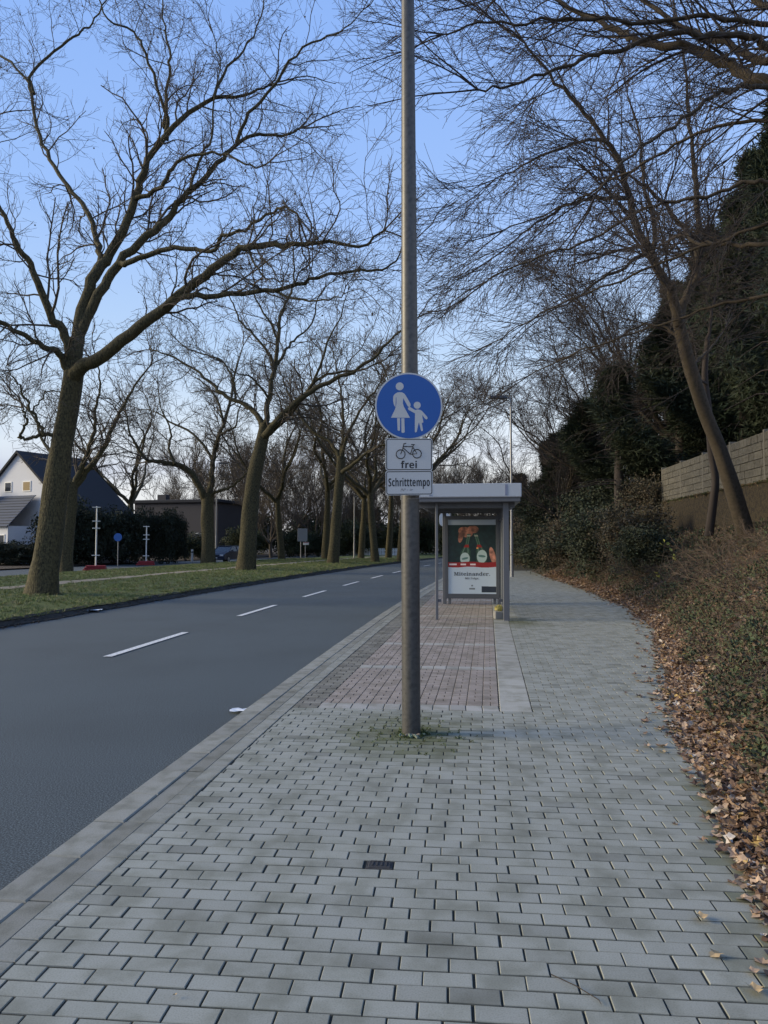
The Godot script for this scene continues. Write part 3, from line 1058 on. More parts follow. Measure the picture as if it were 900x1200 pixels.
	traced_tree("plane_tree", "bare plane tree forking low into a wide arm, standing left of the parked car", "", [Vector3(-13.678, 0.033, -57.9), Vector3(-13.765, 2.101, -57.9), Vector3(-13.848, 3.772, -57.9), Vector3(-13.799, 5.582, -57.9)],
		[0.56, 0.50, 0.48, 0.46], [
		[[Vector3(-13.925, 4.777, -57.9), Vector3(-14.248, 5.758, -57.538), Vector3(-15.034, 7.192, -57.175), Vector3(-16.13, 7.752, -56.812), Vector3(-17.142, 7.91, -56.45), Vector3(-18.074, 8.066, -56.087), Vector3(-18.747, 9.063, -55.725), Vector3(-19.155, 10.113, -55.362), Vector3(-19.303, 11.343, -55)], 0.32, 0.05],
		[[Vector3(-13.791, 4.777, -57.9), Vector3(-13.641, 6.131, -58.057), Vector3(-13.556, 7.563, -58.214), Vector3(-13.273, 9.549, -58.371), Vector3(-12.648, 11.551, -58.529), Vector3(-12.22, 13.364, -58.686), Vector3(-11.928, 15.467, -58.843), Vector3(-11.357, 17.587, -59)], 0.30, 0.04],
		[[Vector3(-13.576, 7.811, -58), Vector3(-13.744, 8.532, -58.4), Vector3(-15.221, 10.361, -58.8), Vector3(-17.33, 11.457, -59.2), Vector3(-18.495, 12.289, -59.6), Vector3(-19.878, 12.571, -60)], 0.16, 0.03],
		[[Vector3(-13.662, 5.179, -57.9), Vector3(-13.244, 5.623, -57.52), Vector3(-12.101, 5.862, -57.14), Vector3(-11.172, 6.493, -56.76), Vector3(-10.384, 7.116, -56.38), Vector3(-9.409, 7.6, -56)], 0.16, 0.04],
		[[Vector3(-13.299, 9.187, -58.2), Vector3(-12.904, 10.161, -57.9), Vector3(-11.706, 10.789, -57.6), Vector3(-11.323, 12.082, -57.3), Vector3(-10.481, 13.697, -57)], 0.14, 0.03],
		[[Vector3(-12.753, 11.257, -58.4), Vector3(-13.289, 13.003, -58.6), Vector3(-14.374, 14.421, -58.8), Vector3(-15.461, 15.157, -59)], 0.11, 0.03],
		[[Vector3(-15.899, 7.665, -56), Vector3(-16.442, 8.936, -56.25), Vector3(-16.399, 10.286, -56.5), Vector3(-17.152, 11.982, -56.75), Vector3(-17.584, 14.031, -57)], 0.13, 0.03],
		], mid, M.bark, M.twig)
	rng.seed = 104
	mid.thin = 0.0115
	mid.seeds = 0
	traced_tree("plane_tree", "bare plane tree with a long arm towards the signpost, third along the road edge", "", [Vector3(-3.844, 0.036, -55.6), Vector3(-3.596, 3.24, -55.6), Vector3(-3.348, 6.589, -55.6), Vector3(-3.223, 8.205, -55.6)],
		[0.44, 0.38, 0.34, 0.33], [
		[[Vector3(-3.349, 6.912, -55.6), Vector3(-2.685, 7.32, -55.167), Vector3(-1.84, 7.912, -54.733), Vector3(-0.945, 8.495, -54.3), Vector3(0.062, 8.943, -53.867), Vector3(1.178, 9.321, -53.433), Vector3(2.462, 10.063, -53)], 0.20, 0.04],
		[[Vector3(-3.222, 7.881, -55.6), Vector3(-3.691, 8.752, -55.833), Vector3(-4.229, 9.501, -56.067), Vector3(-5.688, 10.453, -56.3), Vector3(-6.967, 12.208, -56.533), Vector3(-7.464, 13.448, -56.767), Vector3(-7.966, 14.701, -57)], 0.20, 0.03],
		[[Vector3(-3.222, 7.881, -55.6), Vector3(-2.961, 9.16, -55.48), Vector3(-2.379, 10.63, -55.36), Vector3(-1.285, 12.355, -55.24), Vector3(-0.321, 13.625, -55.12), Vector3(0.32, 14.891, -55)], 0.18, 0.03],
		[[Vector3(-3.222, 7.881, -55.6), Vector3(-3.104, 10.164, -55.7), Vector3(-3.18, 12.463, -55.8), Vector3(-3.516, 14.45, -55.9), Vector3(-3.919, 16.449, -56)], 0.17, 0.03],
		], mid, M.bark, M.twig)
	rng.seed = 105
	traced_tree("plane_tree", "bare plane tree with two pale upswept arms, behind the massive leaning plane tree", "", [Vector3(-18.647, 0.052, -43.4), Vector3(-18.623, 1.5, -43.4), Vector3(-18.458, 3.504, -43.4), Vector3(-18.339, 5.264, -43.4)],
		[0.44, 0.38, 0.36, 0.34], [
		[[Vector3(-18.38, 4.761, -43.4), Vector3(-17.897, 5.646, -43.167), Vector3(-17.276, 6.973, -42.933), Vector3(-16.856, 8.189, -42.7), Vector3(-16.685, 9.394, -42.467), Vector3(-16.319, 10.589, -42.233), Vector3(-16.395, 11.773, -42)], 0.20, 0.04],
		[[Vector3(-18.333, 4.912, -43.4), Vector3(-17.636, 5.879, -43.5), Vector3(-16.686, 7.156, -43.6), Vector3(-16.087, 8.596, -43.7), Vector3(-15.632, 9.738, -43.8), Vector3(-14.921, 11.094, -43.9), Vector3(-14.099, 12.253, -44)], 0.22, 0.04],
		[[Vector3(-18.385, 5.012, -43.4), Vector3(-19.295, 6.341, -44.05), Vector3(-20.64, 7.711, -44.7), Vector3(-21.603, 9.386, -45.35), Vector3(-22.897, 10.573, -46)], 0.17, 0.04],
		], mid, M.bark, M.twig)
	# the rest of both rows, further along the curve
	var far := mid.duplicate()
	far.gap = [0, 0.65, 0.62, 0.45, 0.3]
	far.len = [0, 3.4, 1.5, 0.7, 0.3]
	far.thin = 0.0135
	far.seeds = 0
	var kinds := []
	var rowl := "bare plane tree in the double row along the far bend of the road"
	for k in 3:
		kinds.append(vase_tree("plane_tree", rowl, "tree", "plane trees at the far bend", 200 + k, 5.6 + k * 0.5, 18.0 + k, 0.36, 5, far, M.bark, M.twig))
	var spots := [Vector3(-0.712, 0.1, -61.755), Vector3(-2.337, 0.1, -75.093), Vector3(-5.525, 0.1, -69.466), Vector3(-9.374, 0.1, -67.774), Vector3(1.449, 0.1, -66.161), Vector3(0.445, 0.1, -77.177), Vector3(-23.38, 0.1, -69.466), Vector3(-30.0, 0.0, -30.0)]
	for i in spots.size():
		var p: Vector3 = spots[i]
		if i < 3:
			kinds[i].transform = Transform3D(Basis(Vector3.UP, i * 1.9), p)
		else:
			copy_of(kinds[i % 3], p, i * 2.1 + 0.4, 0.95 + 0.04 * (i % 3))
	# trees of the gardens and the wood behind, brownish and fine
	var wood := {"wander": 0.16, "lift": 1.0, "spread": 0.75, "pull": Vector3(0, 0.12, 0), "gap": [0, 0.55, 0.45, 0.38, 0.3], "len": [0, 3.2, 1.6, 0.8, 0.3], "thin": 0.014, "levels": 4, "flare": 0.1, "knot": 0.05}
	var wk := []
	var wl := "bare brown tree in the wood that closes the view behind the plane trees"
	for k in 3:
		wk.append(vase_tree("bare_tree", wl, "tree", "bare trees behind the plane trees", 230 + k, 1.8 + k, 13.0 + k, 0.24, 6, wood, M.twig, M.twig))
	var ws := [Vector3(-13.085, -0.182, -86), Vector3(-18.077, -0.106, -98), Vector3(-11.99, -0.217, -104), Vector3(-8.633, -0.069, -96), Vector3(-5.603, -0.29, -108), Vector3(-1.937, -0.106, -112), Vector3(1.384, 0.087, -100), Vector3(5.424, -0.106, -112), Vector3(7.748, 0.152, -96), Vector3(9.64, 0.483, -88), Vector3(9.814, 0.933, -74), Vector3(-23.082, -0.074, -110), Vector3(-30.206, 0.069, -118), Vector3(-29.663, 0.248, -105), Vector3(10.278, 1.396, -66), Vector3(12.25, -0.316, -125), Vector3(4.497, -0.397, -130), Vector3(-7.379, -0.364, -128), Vector3(-17.433, -0.332, -126)]
	for i in ws.size():
		var p: Vector3 = ws[i]
		p.y = minf(p.y, 0.3)
		if i < 3:
			wk[i].transform = Transform3D(Basis(Vector3.UP, i * 1.3), p)
		else:
			copy_of(wk[i % 3], p, i * 1.7, 0.6 if i in [9, 10, 14] else 0.8 + 0.12 * (i % 4))


# ---- leaves in clumps
func clump(seed_: int, leaves: int, reach: float, long: float, wide: float) -> ArrayMesh:
	return clump_shape(seed_, leaves, reach, long, wide).mesh()


func clump_shape(seed_: int, leaves: int, reach: float, long: float, wide: float) -> Shape:
	var r := RandomNumberGenerator.new()
	r.seed = seed_
	var s := Shape.new()
	for k in leaves:
		var o := Vector3(r.randf_range(-1, 1), r.randf_range(-1, 1), r.randf_range(-1, 1)).normalized()
		var q := o * reach * r.randf_range(0.25, 1.0)
		var d := (o + Vector3(r.randf_range(-1, 1), r.randf_range(-0.8, 0.6), r.randf_range(-1, 1)) * 0.8).normalized()
		var w := d.cross(Vector3(r.randf_range(-1, 1), 1.0, r.randf_range(-1, 1))).normalized() * wide
		var up := w.cross(d).normalized() * wide * 0.5
		var mid := q + d * long * 0.5
		s.tri(q, mid - w + up, q + d * long)
		s.tri(q, q + d * long, mid + w + up)
	return s


func foliage(clumps: Shape, size: Vector3, count: int, tint: Color, seed_: int, scale: float, cone: bool) -> ArrayMesh:   # a crown of leaf clumps as one mesh
	rng.seed = seed_
	var out := Shape.new()
	out.tinted = true
	var m := clumps.v.size()
	for k in count:
		var p: Vector3
		if cone:
			# the clumps hang along drooping boughs, with gaps between one bough and the next
			var bough := rng.randi() % 120
			var y := fposmod(bough * 0.3819 + seed_ * 0.1, 1.0)
			y = 0.04 + 0.96 * pow(y, 1.1)
			var a := bough * 2.39996 + seed_
			var reach := (1.03 - y) * (0.55 + 0.65 * fposmod(bough * 0.7548 + seed_ * 0.3, 1.0))
			var t := pow(rng.randf(), 0.6)
			var spread := 0.16 * (0.4 + t) * reach + 0.05
			p = Vector3(cos(a) * t * reach * size.x, y * size.y + (0.10 * t - 0.30 * t * t) * reach * size.x, sin(a) * t * reach * size.z)
			p += Vector3(rf(-1, 1) * spread * size.x, rf(-0.5, 0.3) * spread * size.x, rf(-1, 1) * spread * size.z)
		else:
			var o := Vector3(rf(-1, 1), rf(-1, 1), rf(-1, 1)).normalized()
			var lobe := 0.8 + lumps.get_noise_3d(o.x * 2.6 + seed_, o.y * 2.6, o.z * 2.6) * 0.75
			p = o * size * pow(rng.randf(), 0.38) * lobe
		var g := rf(0.65, 1.25)
		var c := Color(tint.r * g * rf(0.85, 1.15), tint.g * g, tint.b * g)
		var turn := Basis(Vector3(rf(-1, 1), rf(-1, 1), rf(-1, 1)).normalized(), rf(0, TAU))
		var grow := Transform3D(turn.scaled(Vector3.ONE * scale * rf(0.7, 1.3)), p)
		var first := out.v.size()
		out.v.append_array(grow * clumps.v)
		out.n.append_array(Transform3D(turn, Vector3.ZERO) * clumps.n)
		for i in m:
			out.c.append(c)
			out.ix.append(first + i)
	return out.mesh()


var crowns := {}


# kind: which leaf, tint and habit; three variants of each are made once and shared
func evergreen(called: String, label: String, category: String, group: String, at: Vector3, size: Vector3, kind: String, pick: int) -> Node3D:
	var t := thing(called, label, category, at, pick * 1.7, group)
	var key := kind + str(pick % 3)
	var cone := kind == "conifer"
	if not crowns.has(key):
		var seed_ := 400 + crowns.size() * 7
		rng.seed = seed_
		var s := Shape.new()
		var made: ArrayMesh
		if cone:
			s.tube([Vector3(0, -0.3, 0), Vector3(0.05, 4.0, 0), Vector3(0, 9.7, 0.05)], [0.22, 0.14, 0.02], 7)
			for k in 60:
				var y := rf(0.05, 0.9)
				var a := rf(0, TAU)
				var r := (1.0 - y * 0.93) * 0.8
				s.tube([Vector3(0, y * 10.0, 0), Vector3(cos(a) * r * 1.4, y * 10.0 + 0.05, sin(a) * r * 1.4), Vector3(cos(a) * r * 2.8, y * 10.0 - r * 0.5, sin(a) * r * 2.8)], [0.035, 0.02, 0.008], 4)
			made = foliage(clump_shape(41, 18, 0.24, 0.24, 0.015), Vector3(2.8, 10.0, 2.8), 3000, Color(0.030, 0.042, 0.022), seed_ + 1, 1.1, true)
		else:
			for k in 9:
				var o := Vector3(rf(-1, 1), 0, rf(-1, 1))
				s.tube([o * 0.1 - Vector3(0, 0.6, 0), o * 0.5 - Vector3(0, 0.1, 0), o * 1.0 + Vector3(0, rf(0.4, 1.0), 0)], [0.03, 0.02, 0.008], 5)
			if kind == "bank_shrub":
				made = foliage(clump_shape(42, 12, 0.16, 0.085, 0.028), Vector3.ONE * 1.6, 1050, Color(0.040, 0.048, 0.025), seed_ + 1, 1.3, false)
			elif kind == "bank_bush":
				made = foliage(clump_shape(42, 12, 0.16, 0.085, 0.024), Vector3.ONE * 1.6, 700, Color(0.085, 0.070, 0.042), seed_ + 1, 1.3, false)
			elif kind == "dark_hedge":
				made = foliage(clump_shape(45, 12, 0.22, 0.14, 0.05), Vector3.ONE * 2.0, 1500, Color(0.022, 0.030, 0.017), seed_ + 1, 1.0, false)
			else:
				made = foliage(clump_shape(45, 12, 0.26, 0.16, 0.055), Vector3.ONE * 2.5, 1000, Color(0.042, 0.052, 0.022), seed_ + 1, 1.2, false)
		crowns[key] = [s.mesh(), made]
	var k: Vector3 = size / (Vector3(2.8, 10.0, 2.8) if cone else Vector3.ONE * {"bank_shrub": 1.6, "bank_bush": 1.6, "dark_hedge": 2.0}.get(kind, 2.5))
	var lift := Vector3(0, 0.0 if cone else size.y * 0.85, 0)
	for i in 2:
		var o := put(crowns[key][i], ["trunk" if cone else "stems", "crown"][i], [M.beech_twig, M.needle][i], t, lift)
		o.scale = k
	return t


func right_trees() -> void:
	# the leaning tree on the bank
	rng.seed = 301
	var fine := {"wander": 0.17, "lift": 0.1, "spread": 0.78, "pull": Vector3(-0.03, -0.03, 0.0), "gap": [0, 0.30, 0.24, 0.18, 0.2], "len": [0, 2.1, 1.05, 0.5, 0.3], "thin": 0.0045, "levels": 4, "flare": 0.15, "knot": 0.03}
	traced_tree("leaning_tree", "leaning bare tree with a smooth brown trunk in front of the block wall", "", [Vector3(8.42, 1.978, -17.2), Vector3(7.781, 3.644, -16.95), Vector3(7.242, 4.804, -16.7), Vector3(6.79, 5.936, -16.45), Vector3(6.512, 6.693, -16.2)],
		[0.195, 0.172, 0.155, 0.14, 0.13], [
		[[Vector3(6.547, 6.54, -16.2), Vector3(6.332, 7.147, -16.011), Vector3(6.06, 7.496, -15.822), Vector3(5.524, 8.283, -15.633), Vector3(5.232, 8.979, -15.444), Vector3(4.981, 9.659, -15.256), Vector3(4.624, 10.106, -15.067), Vector3(3.995, 10.72, -14.878), Vector3(3.359, 11.247, -14.689), Vector3(2.84, 11.778, -14.5)], 0.125, 0.02],
		[[Vector3(6.548, 6.578, -16.2), Vector3(6.731, 7.149, -16.3), Vector3(7.01, 7.649, -16.4), Vector3(7.128, 8.648, -16.5), Vector3(7.15, 9.723, -16.6), Vector3(7.148, 10.534, -16.7), Vector3(7.091, 11.682, -16.8), Vector3(7.07, 12.766, -16.9), Vector3(6.969, 13.931, -17)], 0.11, 0.02],
		[[Vector3(5.975, 7.414, -15.6), Vector3(5.671, 7.802, -15.5), Vector3(5.381, 7.762, -15.4), Vector3(4.929, 7.395, -15.3), Vector3(4.449, 7.141, -15.2), Vector3(3.921, 6.712, -15.1), Vector3(3.331, 6.394, -15)], 0.06, 0.012],
		[[Vector3(6.698, 6.213, -16.4), Vector3(6.378, 6.547, -16.55), Vector3(5.95, 6.689, -16.7), Vector3(5.607, 6.535, -16.85), Vector3(5.257, 6.378, -17)], 0.045, 0.01],
		[[Vector3(5.097, 8.919, -15.2), Vector3(4.383, 8.776, -14.9), Vector3(3.692, 8.494, -14.6), Vector3(3.024, 7.978, -14.3), Vector3(2.464, 7.461, -14)], 0.055, 0.012],
		[[Vector3(5.836, 7.92, -15.8), Vector3(5.955, 8.698, -15.94), Vector3(5.81, 9.471, -16.08), Vector3(5.775, 10.221, -16.22), Vector3(5.759, 11.084, -16.36), Vector3(5.566, 11.963, -16.5)], 0.07, 0.012],
		[[Vector3(7.045, 8.547, -16.4), Vector3(6.533, 8.777, -16.12), Vector3(6.056, 9.165, -15.84), Vector3(5.497, 9.407, -15.56), Vector3(4.861, 9.544, -15.28), Vector3(4.242, 9.4, -15)], 0.06, 0.012],
		[[Vector3(6.925, 5.681, -16.6), Vector3(7.402, 6.034, -17.067), Vector3(7.939, 6.524, -17.533), Vector3(8.408, 6.971, -18)], 0.045, 0.012],
		[[Vector3(4.639, 10.032, -15), Vector3(4.143, 9.824, -14.625), Vector3(3.362, 9.444, -14.25), Vector3(2.617, 8.906, -13.875), Vector3(2.067, 8.468, -13.5)], 0.045, 0.01],
		], fine, M.beech, M.beech_twig)
	rng.seed = 302
	traced_tree("slim_tree", "slim crooked ivy-darkened tree stem close beside the leaning trunk", "", [Vector3(7.853, 1.989, -17.9), Vector3(7.969, 2.752, -17.85), Vector3(7.997, 3.265, -17.8), Vector3(7.885, 3.983, -17.75), Vector3(7.818, 4.907, -17.7), Vector3(7.729, 5.726, -17.65), Vector3(7.784, 6.543, -17.6)],
		[0.10, 0.09, 0.085, 0.085, 0.08, 0.07, 0.06], [
		[[Vector3(7.782, 6.439, -17.6), Vector3(7.887, 7.187, -17.667), Vector3(8.094, 7.838, -17.733), Vector3(8.095, 8.495, -17.8)], 0.05, 0.012],
		[[Vector3(7.745, 5.508, -17.6), Vector3(7.397, 5.669, -17.4), Vector3(7.137, 5.926, -17.2), Vector3(6.943, 6.378, -17)], 0.035, 0.01],
		], fine, M.beech_twig, M.beech_twig)
	# the great beech whose limbs reach in over the path
	rng.seed = 303
	var beech := fine.duplicate()
	beech.gap = [0, 0.31, 0.23, 0.17, 0.2]
	beech.len = [0, 1.5, 0.8, 0.4, 0.3]
	beech.thin = 0.0031
	beech.pull = Vector3(-0.04, -0.035, 0.0)
	var bt := Vector3(7.9, 2.3, -9.6)
	traced_tree("beech_tree", "large bare beech whose long dark limbs sweep in high over the path", "", [bt, bt + Vector3(-0.05, 2.0, 0), bt + Vector3(-0.2, 4.5, 0.1), bt + Vector3(-0.3, 7.0, 0.1), bt + Vector3(-0.3, 11.0, 0)],
		[0.42, 0.36, 0.33, 0.28, 0.16], [
		[[Vector3(7.814, 7.321, -9.8), Vector3(5.997, 7.762, -9.94), Vector3(5.372, 8.129, -10.08), Vector3(5.122, 8.343, -10.22), Vector3(4.707, 8.711, -10.36), Vector3(4.2, 8.959, -10.5), Vector3(3.752, 9.134, -10.64), Vector3(3.547, 9.363, -10.78), Vector3(3.206, 9.663, -10.92), Vector3(2.855, 9.969, -11.06), Vector3(2.401, 10.376, -11.2)], 0.112, 0.025, 0.15],
		[[Vector3(7.53, 7.494, -9.5), Vector3(5.602, 7.98, -9.45), Vector3(5.02, 8.176, -9.4), Vector3(4.741, 8.29, -9.35), Vector3(4.23, 8.255, -9.3), Vector3(3.625, 8.242, -9.25), Vector3(3.024, 8.016, -9.2), Vector3(2.604, 7.859, -9.15), Vector3(2.157, 7.692, -9.1), Vector3(1.607, 7.439, -9.05), Vector3(1.172, 7.353, -9)], 0.064, 0.012, 0.15],
		[[Vector3(7.583, 6.743, -9.6), Vector3(5.941, 7.479, -9.475), Vector3(4.982, 7.607, -9.35), Vector3(4.478, 7.517, -9.225), Vector3(4.124, 7.327, -9.1), Vector3(3.712, 6.956, -8.975), Vector3(3.238, 6.595, -8.85), Vector3(2.88, 6.284, -8.725), Vector3(2.53, 5.856, -8.6)], 0.045, 0.012, 0.15],
		[[Vector3(7.699, 5.558, -9.8), Vector3(5.965, 6.62, -9.933), Vector3(5.335, 6.71, -10.067), Vector3(5.008, 6.74, -10.2), Vector3(4.462, 6.595, -10.333), Vector3(3.902, 6.57, -10.467), Vector3(3.324, 6.29, -10.6), Vector3(2.733, 6.053, -10.733), Vector3(2.166, 5.913, -10.867), Vector3(1.546, 5.638, -11)], 0.041, 0.012, 0.15],
		[[Vector3(7.962, 5.28, -10), Vector3(6.467, 5.918, -10.4), Vector3(5.703, 6.119, -10.8), Vector3(5.388, 6.296, -11.2), Vector3(5.037, 6.474, -11.6), Vector3(5.001, 6.782, -12)], 0.045, 0.03, 0.6],
		[[Vector3(7.79, 8.392, -9.8), Vector3(6.212, 9.074, -10.25), Vector3(5.71, 8.876, -10.7), Vector3(5.294, 9.45, -11.15), Vector3(4.824, 10.046, -11.6), Vector3(4.161, 10.96, -12.05), Vector3(3.726, 11.767, -12.5)], 0.090, 0.02, 0.15],
		[[Vector3(7.518, 8.255, -9.6), Vector3(6.194, 9.009, -9.825), Vector3(5.618, 9.177, -10.05), Vector3(5.259, 9.533, -10.275), Vector3(4.879, 9.962, -10.5)], 0.075, 0.03, 0.15],
		[[Vector3(7.764, 7.558, -9.8), Vector3(6.312, 7.662, -10.075), Vector3(5.504, 7.762, -10.35), Vector3(4.895, 7.794, -10.625), Vector3(4.373, 7.689, -10.9), Vector3(3.819, 7.436, -11.175), Vector3(3.234, 7.234, -11.45), Vector3(2.619, 7.015, -11.725), Vector3(1.973, 6.853, -12)], 0.038, 0.01, 0.15],
		[[Vector3(7.567, 8.021, -9.6), Vector3(5.572, 8.472, -9.575), Vector3(4.881, 8.629, -9.55), Vector3(4.19, 8.669, -9.525), Vector3(3.274, 8.593, -9.5), Vector3(2.591, 8.633, -9.475), Vector3(1.909, 8.557, -9.45), Vector3(1.232, 8.481, -9.425), Vector3(0.781, 8.348, -9.4)], 0.045, 0.01, 0.15],
		[[Vector3(7.748, 4.658, -9.9), Vector3(6.54, 5.403, -10.343), Vector3(5.679, 5.369, -10.786), Vector3(5.253, 5.387, -11.229), Vector3(4.636, 5.256, -11.671), Vector3(3.959, 5.105, -12.114), Vector3(3.221, 4.933, -12.557), Vector3(2.574, 4.665, -13)], 0.038, 0.01, 0.15],
		[[Vector3(7.793, 6.07, -9.9), Vector3(6.695, 6.516, -10.35), Vector3(5.71, 6.467, -10.8), Vector3(5.149, 6.33, -11.25), Vector3(4.526, 6.236, -11.7), Vector3(3.983, 6.05, -12.15), Vector3(3.391, 5.986, -12.6), Vector3(2.592, 5.676, -13.05), Vector3(2.048, 5.415, -13.5)], 0.038, 0.01, 0.15],
		[[Vector3(7.886, 8.944, -9.9), Vector3(6.425, 9.888, -10.167), Vector3(5.355, 10.36, -10.433), Vector3(4.214, 10.581, -10.7), Vector3(3.271, 10.667, -10.967), Vector3(2.544, 10.608, -11.233), Vector3(1.917, 10.537, -11.5)], 0.060, 0.015, 0.15],
		], beech, M.beech, M.beech_twig)
	# bare trees of the hillside further on
	rng.seed = 304
	var hill := {"wander": 0.17, "lift": 0.5, "spread": 0.85, "pull": Vector3(-0.03, 0.03, 0), "gap": [0, 0.5, 0.42, 0.34, 0.3], "len": [0, 2.8, 1.4, 0.7, 0.3], "thin": 0.0085, "levels": 4, "flare": 0.1, "knot": 0.05}
	var hk := vase_tree("hillside_tree", "bare fine-twigged tree on the wooded hillside behind the shelter", "tree", "bare trees of the hillside", 310, 3.0, 13.0, 0.22, 6, hill, M.beech, M.beech_twig)
	var hs := [[Vector3(11.661, 5.041, -38), 0.75], [Vector3(9.97, 5.393, -42), 0.75], [Vector3(9.954, 5.516, -50), 0.55], [Vector3(14.848, 6.369, -42), 0.95], [Vector3(13.316, 6.096, -50), 0.9], [Vector3(10.055, 4.111, -58), 0.55], [Vector3(15.416, 5.925, -38), 1.15]]
	for i in hs.size():
		var p: Vector3 = hs[i][0]
		p.y = bank_y(p.x, -p.z) - 0.1
		if i == 0:
			hk.transform = Transform3D(Basis(Vector3.UP, 0.3).scaled(Vector3.ONE * 0.85), p)
		else:
			copy_of(hk, p, i * 1.9, hs[i][1])
	# dark conifers above the wall
	var tall := [[Vector3(13.122, 5.196, -26), 3.6, 14.5], [Vector3(13.435, 5.734, -30), 3.6, 13.0], [Vector3(13.342, 4.793, -23), 3.8, 15.0], [Vector3(13.867, 6.541, -36), 3.4, 11.0], [Vector3(13.874, 6.369, -42), 3.4, 10.0], [Vector3(18.343, 6.272, -34), 4.4, 20.0], [Vector3(18.832, 6.613, -40), 4.4, 19.0], [Vector3(13.909, 7.259, -50), 3.6, 10.0], [Vector3(13.201, 6.976, -60), 3.2, 9.5], [Vector3(19.31, 7.349, -46), 4.4, 17.0], [Vector3(10.954, 5.569, -44), 2.8, 6.5], [Vector3(12.738, 5.314, -68), 3.8, 8.0], [Vector3(16.916, 5.331, -27), 4.4, 18.0], [Vector3(9.96, 2.989, -31), 4.0, 7.6], [Vector3(11.976, 3.072, -33), 4.2, 9.6], [Vector3(10.069, 3.197, -36), 4.0, 7.2], [Vector3(13.557, 3.113, -34), 4.2, 11.0], [Vector3(16.243, 7.079, -40), 4.6, 15.0], [Vector3(16.971, 7.885, -46), 4.6, 14.0], [Vector3(21.607, 8.154, -48), 5.0, 20.0], [Vector3(15.779, 6.003, -32), 4.0, 15.0], [Vector3(10.899, 3.612, -46), 4.2, 7.4]]
	for i in tall.size():
		var p: Vector3 = tall[i][0]
		if p.x > wall_x(-p.z):
			p.x += 1.3
		p.y = bank_y(p.x, -p.z) - 0.1
		evergreen("conifer", "tall dark conifer rising behind the block wall" if p.x > 12.2 and p.z > -36.5 else "dark conifer beyond the end of the block wall, above the path", "conifer", "conifers behind the wall" if p.x > 12.2 and p.z > -36.5 else "conifers beyond the wall", p, Vector3(tall[i][1], tall[i][2], tall[i][1]), "conifer", i)
	# evergreen shrubs on the bank and under the trees
	var shrubs := [[Vector3(8.379, 2.739, -25), 1.5, 1.25], [Vector3(8.256, 3.188, -28), 1.7, 1.5], [Vector3(8.566, 3.113, -34), 1.8, 1.6], [Vector3(8.781, 3.132, -40), 1.8, 1.5], [Vector3(10.41, 4.25, -29), 1.4, 1.5], [Vector3(9.56, 5.177, -33), 1.8, 1.7], [Vector3(9.528, 2.912, -50), 2.2, 2.0], [Vector3(10.442, 5.313, -44), 2.3, 2.0], [Vector3(9.976, 2.881, -64), 2.8, 2.4], [Vector3(7.761, 2.997, -22), 1.1, 0.9], [Vector3(12.08, 5.79, -58), 2.6, 2.6], [Vector3(12.835, 5.633, -74), 3.4, 3.0]]
	for i in shrubs.size():
		var p: Vector3 = shrubs[i][0]
		p.y = bank_y(p.x, -p.z)
		evergreen("evergreen_shrub", "loose leafy shrub crowding the bank beside the path", "shrub", "leafy shrubs along the bank", p, Vector3(shrubs[i][1], shrubs[i][2], shrubs[i][1]), "bank_shrub" if i % 2 else "bank_bush", i)
	# bare twiggy shrubs along the bank
	rng.seed = 601
	var tk := []
	for k in 3:
		tk.append(twiggy(610 + k))
	var bare := [Vector3(7.869, 0, -30.795), Vector3(8.035, 0, -27.381), Vector3(6.774, 0.927, -21), Vector3(7.469, 1.109, -27), Vector3(8.034, 0.956, -34), Vector3(8.714, 0.781, -42), Vector3(7.475, 1.589, -24), Vector3(9.71, 0.562, -52), Vector3(6.872, 1.377, -20), Vector3(7.206, 1.297, -25), Vector3(7.608, 1.044, -30), Vector3(8.412, 1.087, -38), Vector3(6.722, 1.615, -18.5), Vector3(6.278, 1.434, -16.5), Vector3(6.863, 1.622, -17), Vector3(6.102, 1.466, -14.5), Vector3(5.919, 1.416, -13), Vector3(6.783, 1.635, -14), Vector3(5.198, 1.169, -10.5), Vector3(4.873, 1.017, -11), Vector3(5.679, 1.133, -14.5), Vector3(4.71, 1.038, -9)]
	for i in bare.size():
		var p: Vector3 = bare[i]
		p.x += 0.7
		p.y = bank_y(p.x, -p.z) - 0.05
		var o: Node3D
		if i < 3:
			o = tk[i]
			o.transform = Transform3D(Basis(Vector3.UP, i * 2.0), p)
		else:
			o = copy_of(tk[i % 3], p, i * 1.3, 0.6 + 0.12 * (i % 4))


func twiggy(seed_: int) -> Node3D:
	rng.seed = seed_
	var t := thing("bare_shrub", "low bare shrub of thin brown twigs on the leaf-strewn bank", "shrub", Vector3.ZERO, 0.0, "bare shrubs on the bank")
	var how := {"wander": 0.20, "lift": 0.5, "spread": 0.8, "pull": Vector3(0, -0.03, 0), "gap": [0, 0.2, 0.14, 0.12], "len": [0, 1.0, 0.5, 0.25], "thin": 0.0032, "levels": 4}
	var s := Shape.new()
	for k in 9:
		var g := rf(0, TAU)
		sprig(s, Vector3(cos(g), 0, sin(g)) * rf(0, 0.35), Vector3(cos(g) * 0.9, rf(0.5, 1.0), sin(g) * 0.9).normalized(), rf(0.6, 1.3), 0.006, 2, how)
	build(s, "twigs", M.brush, t)
	return t


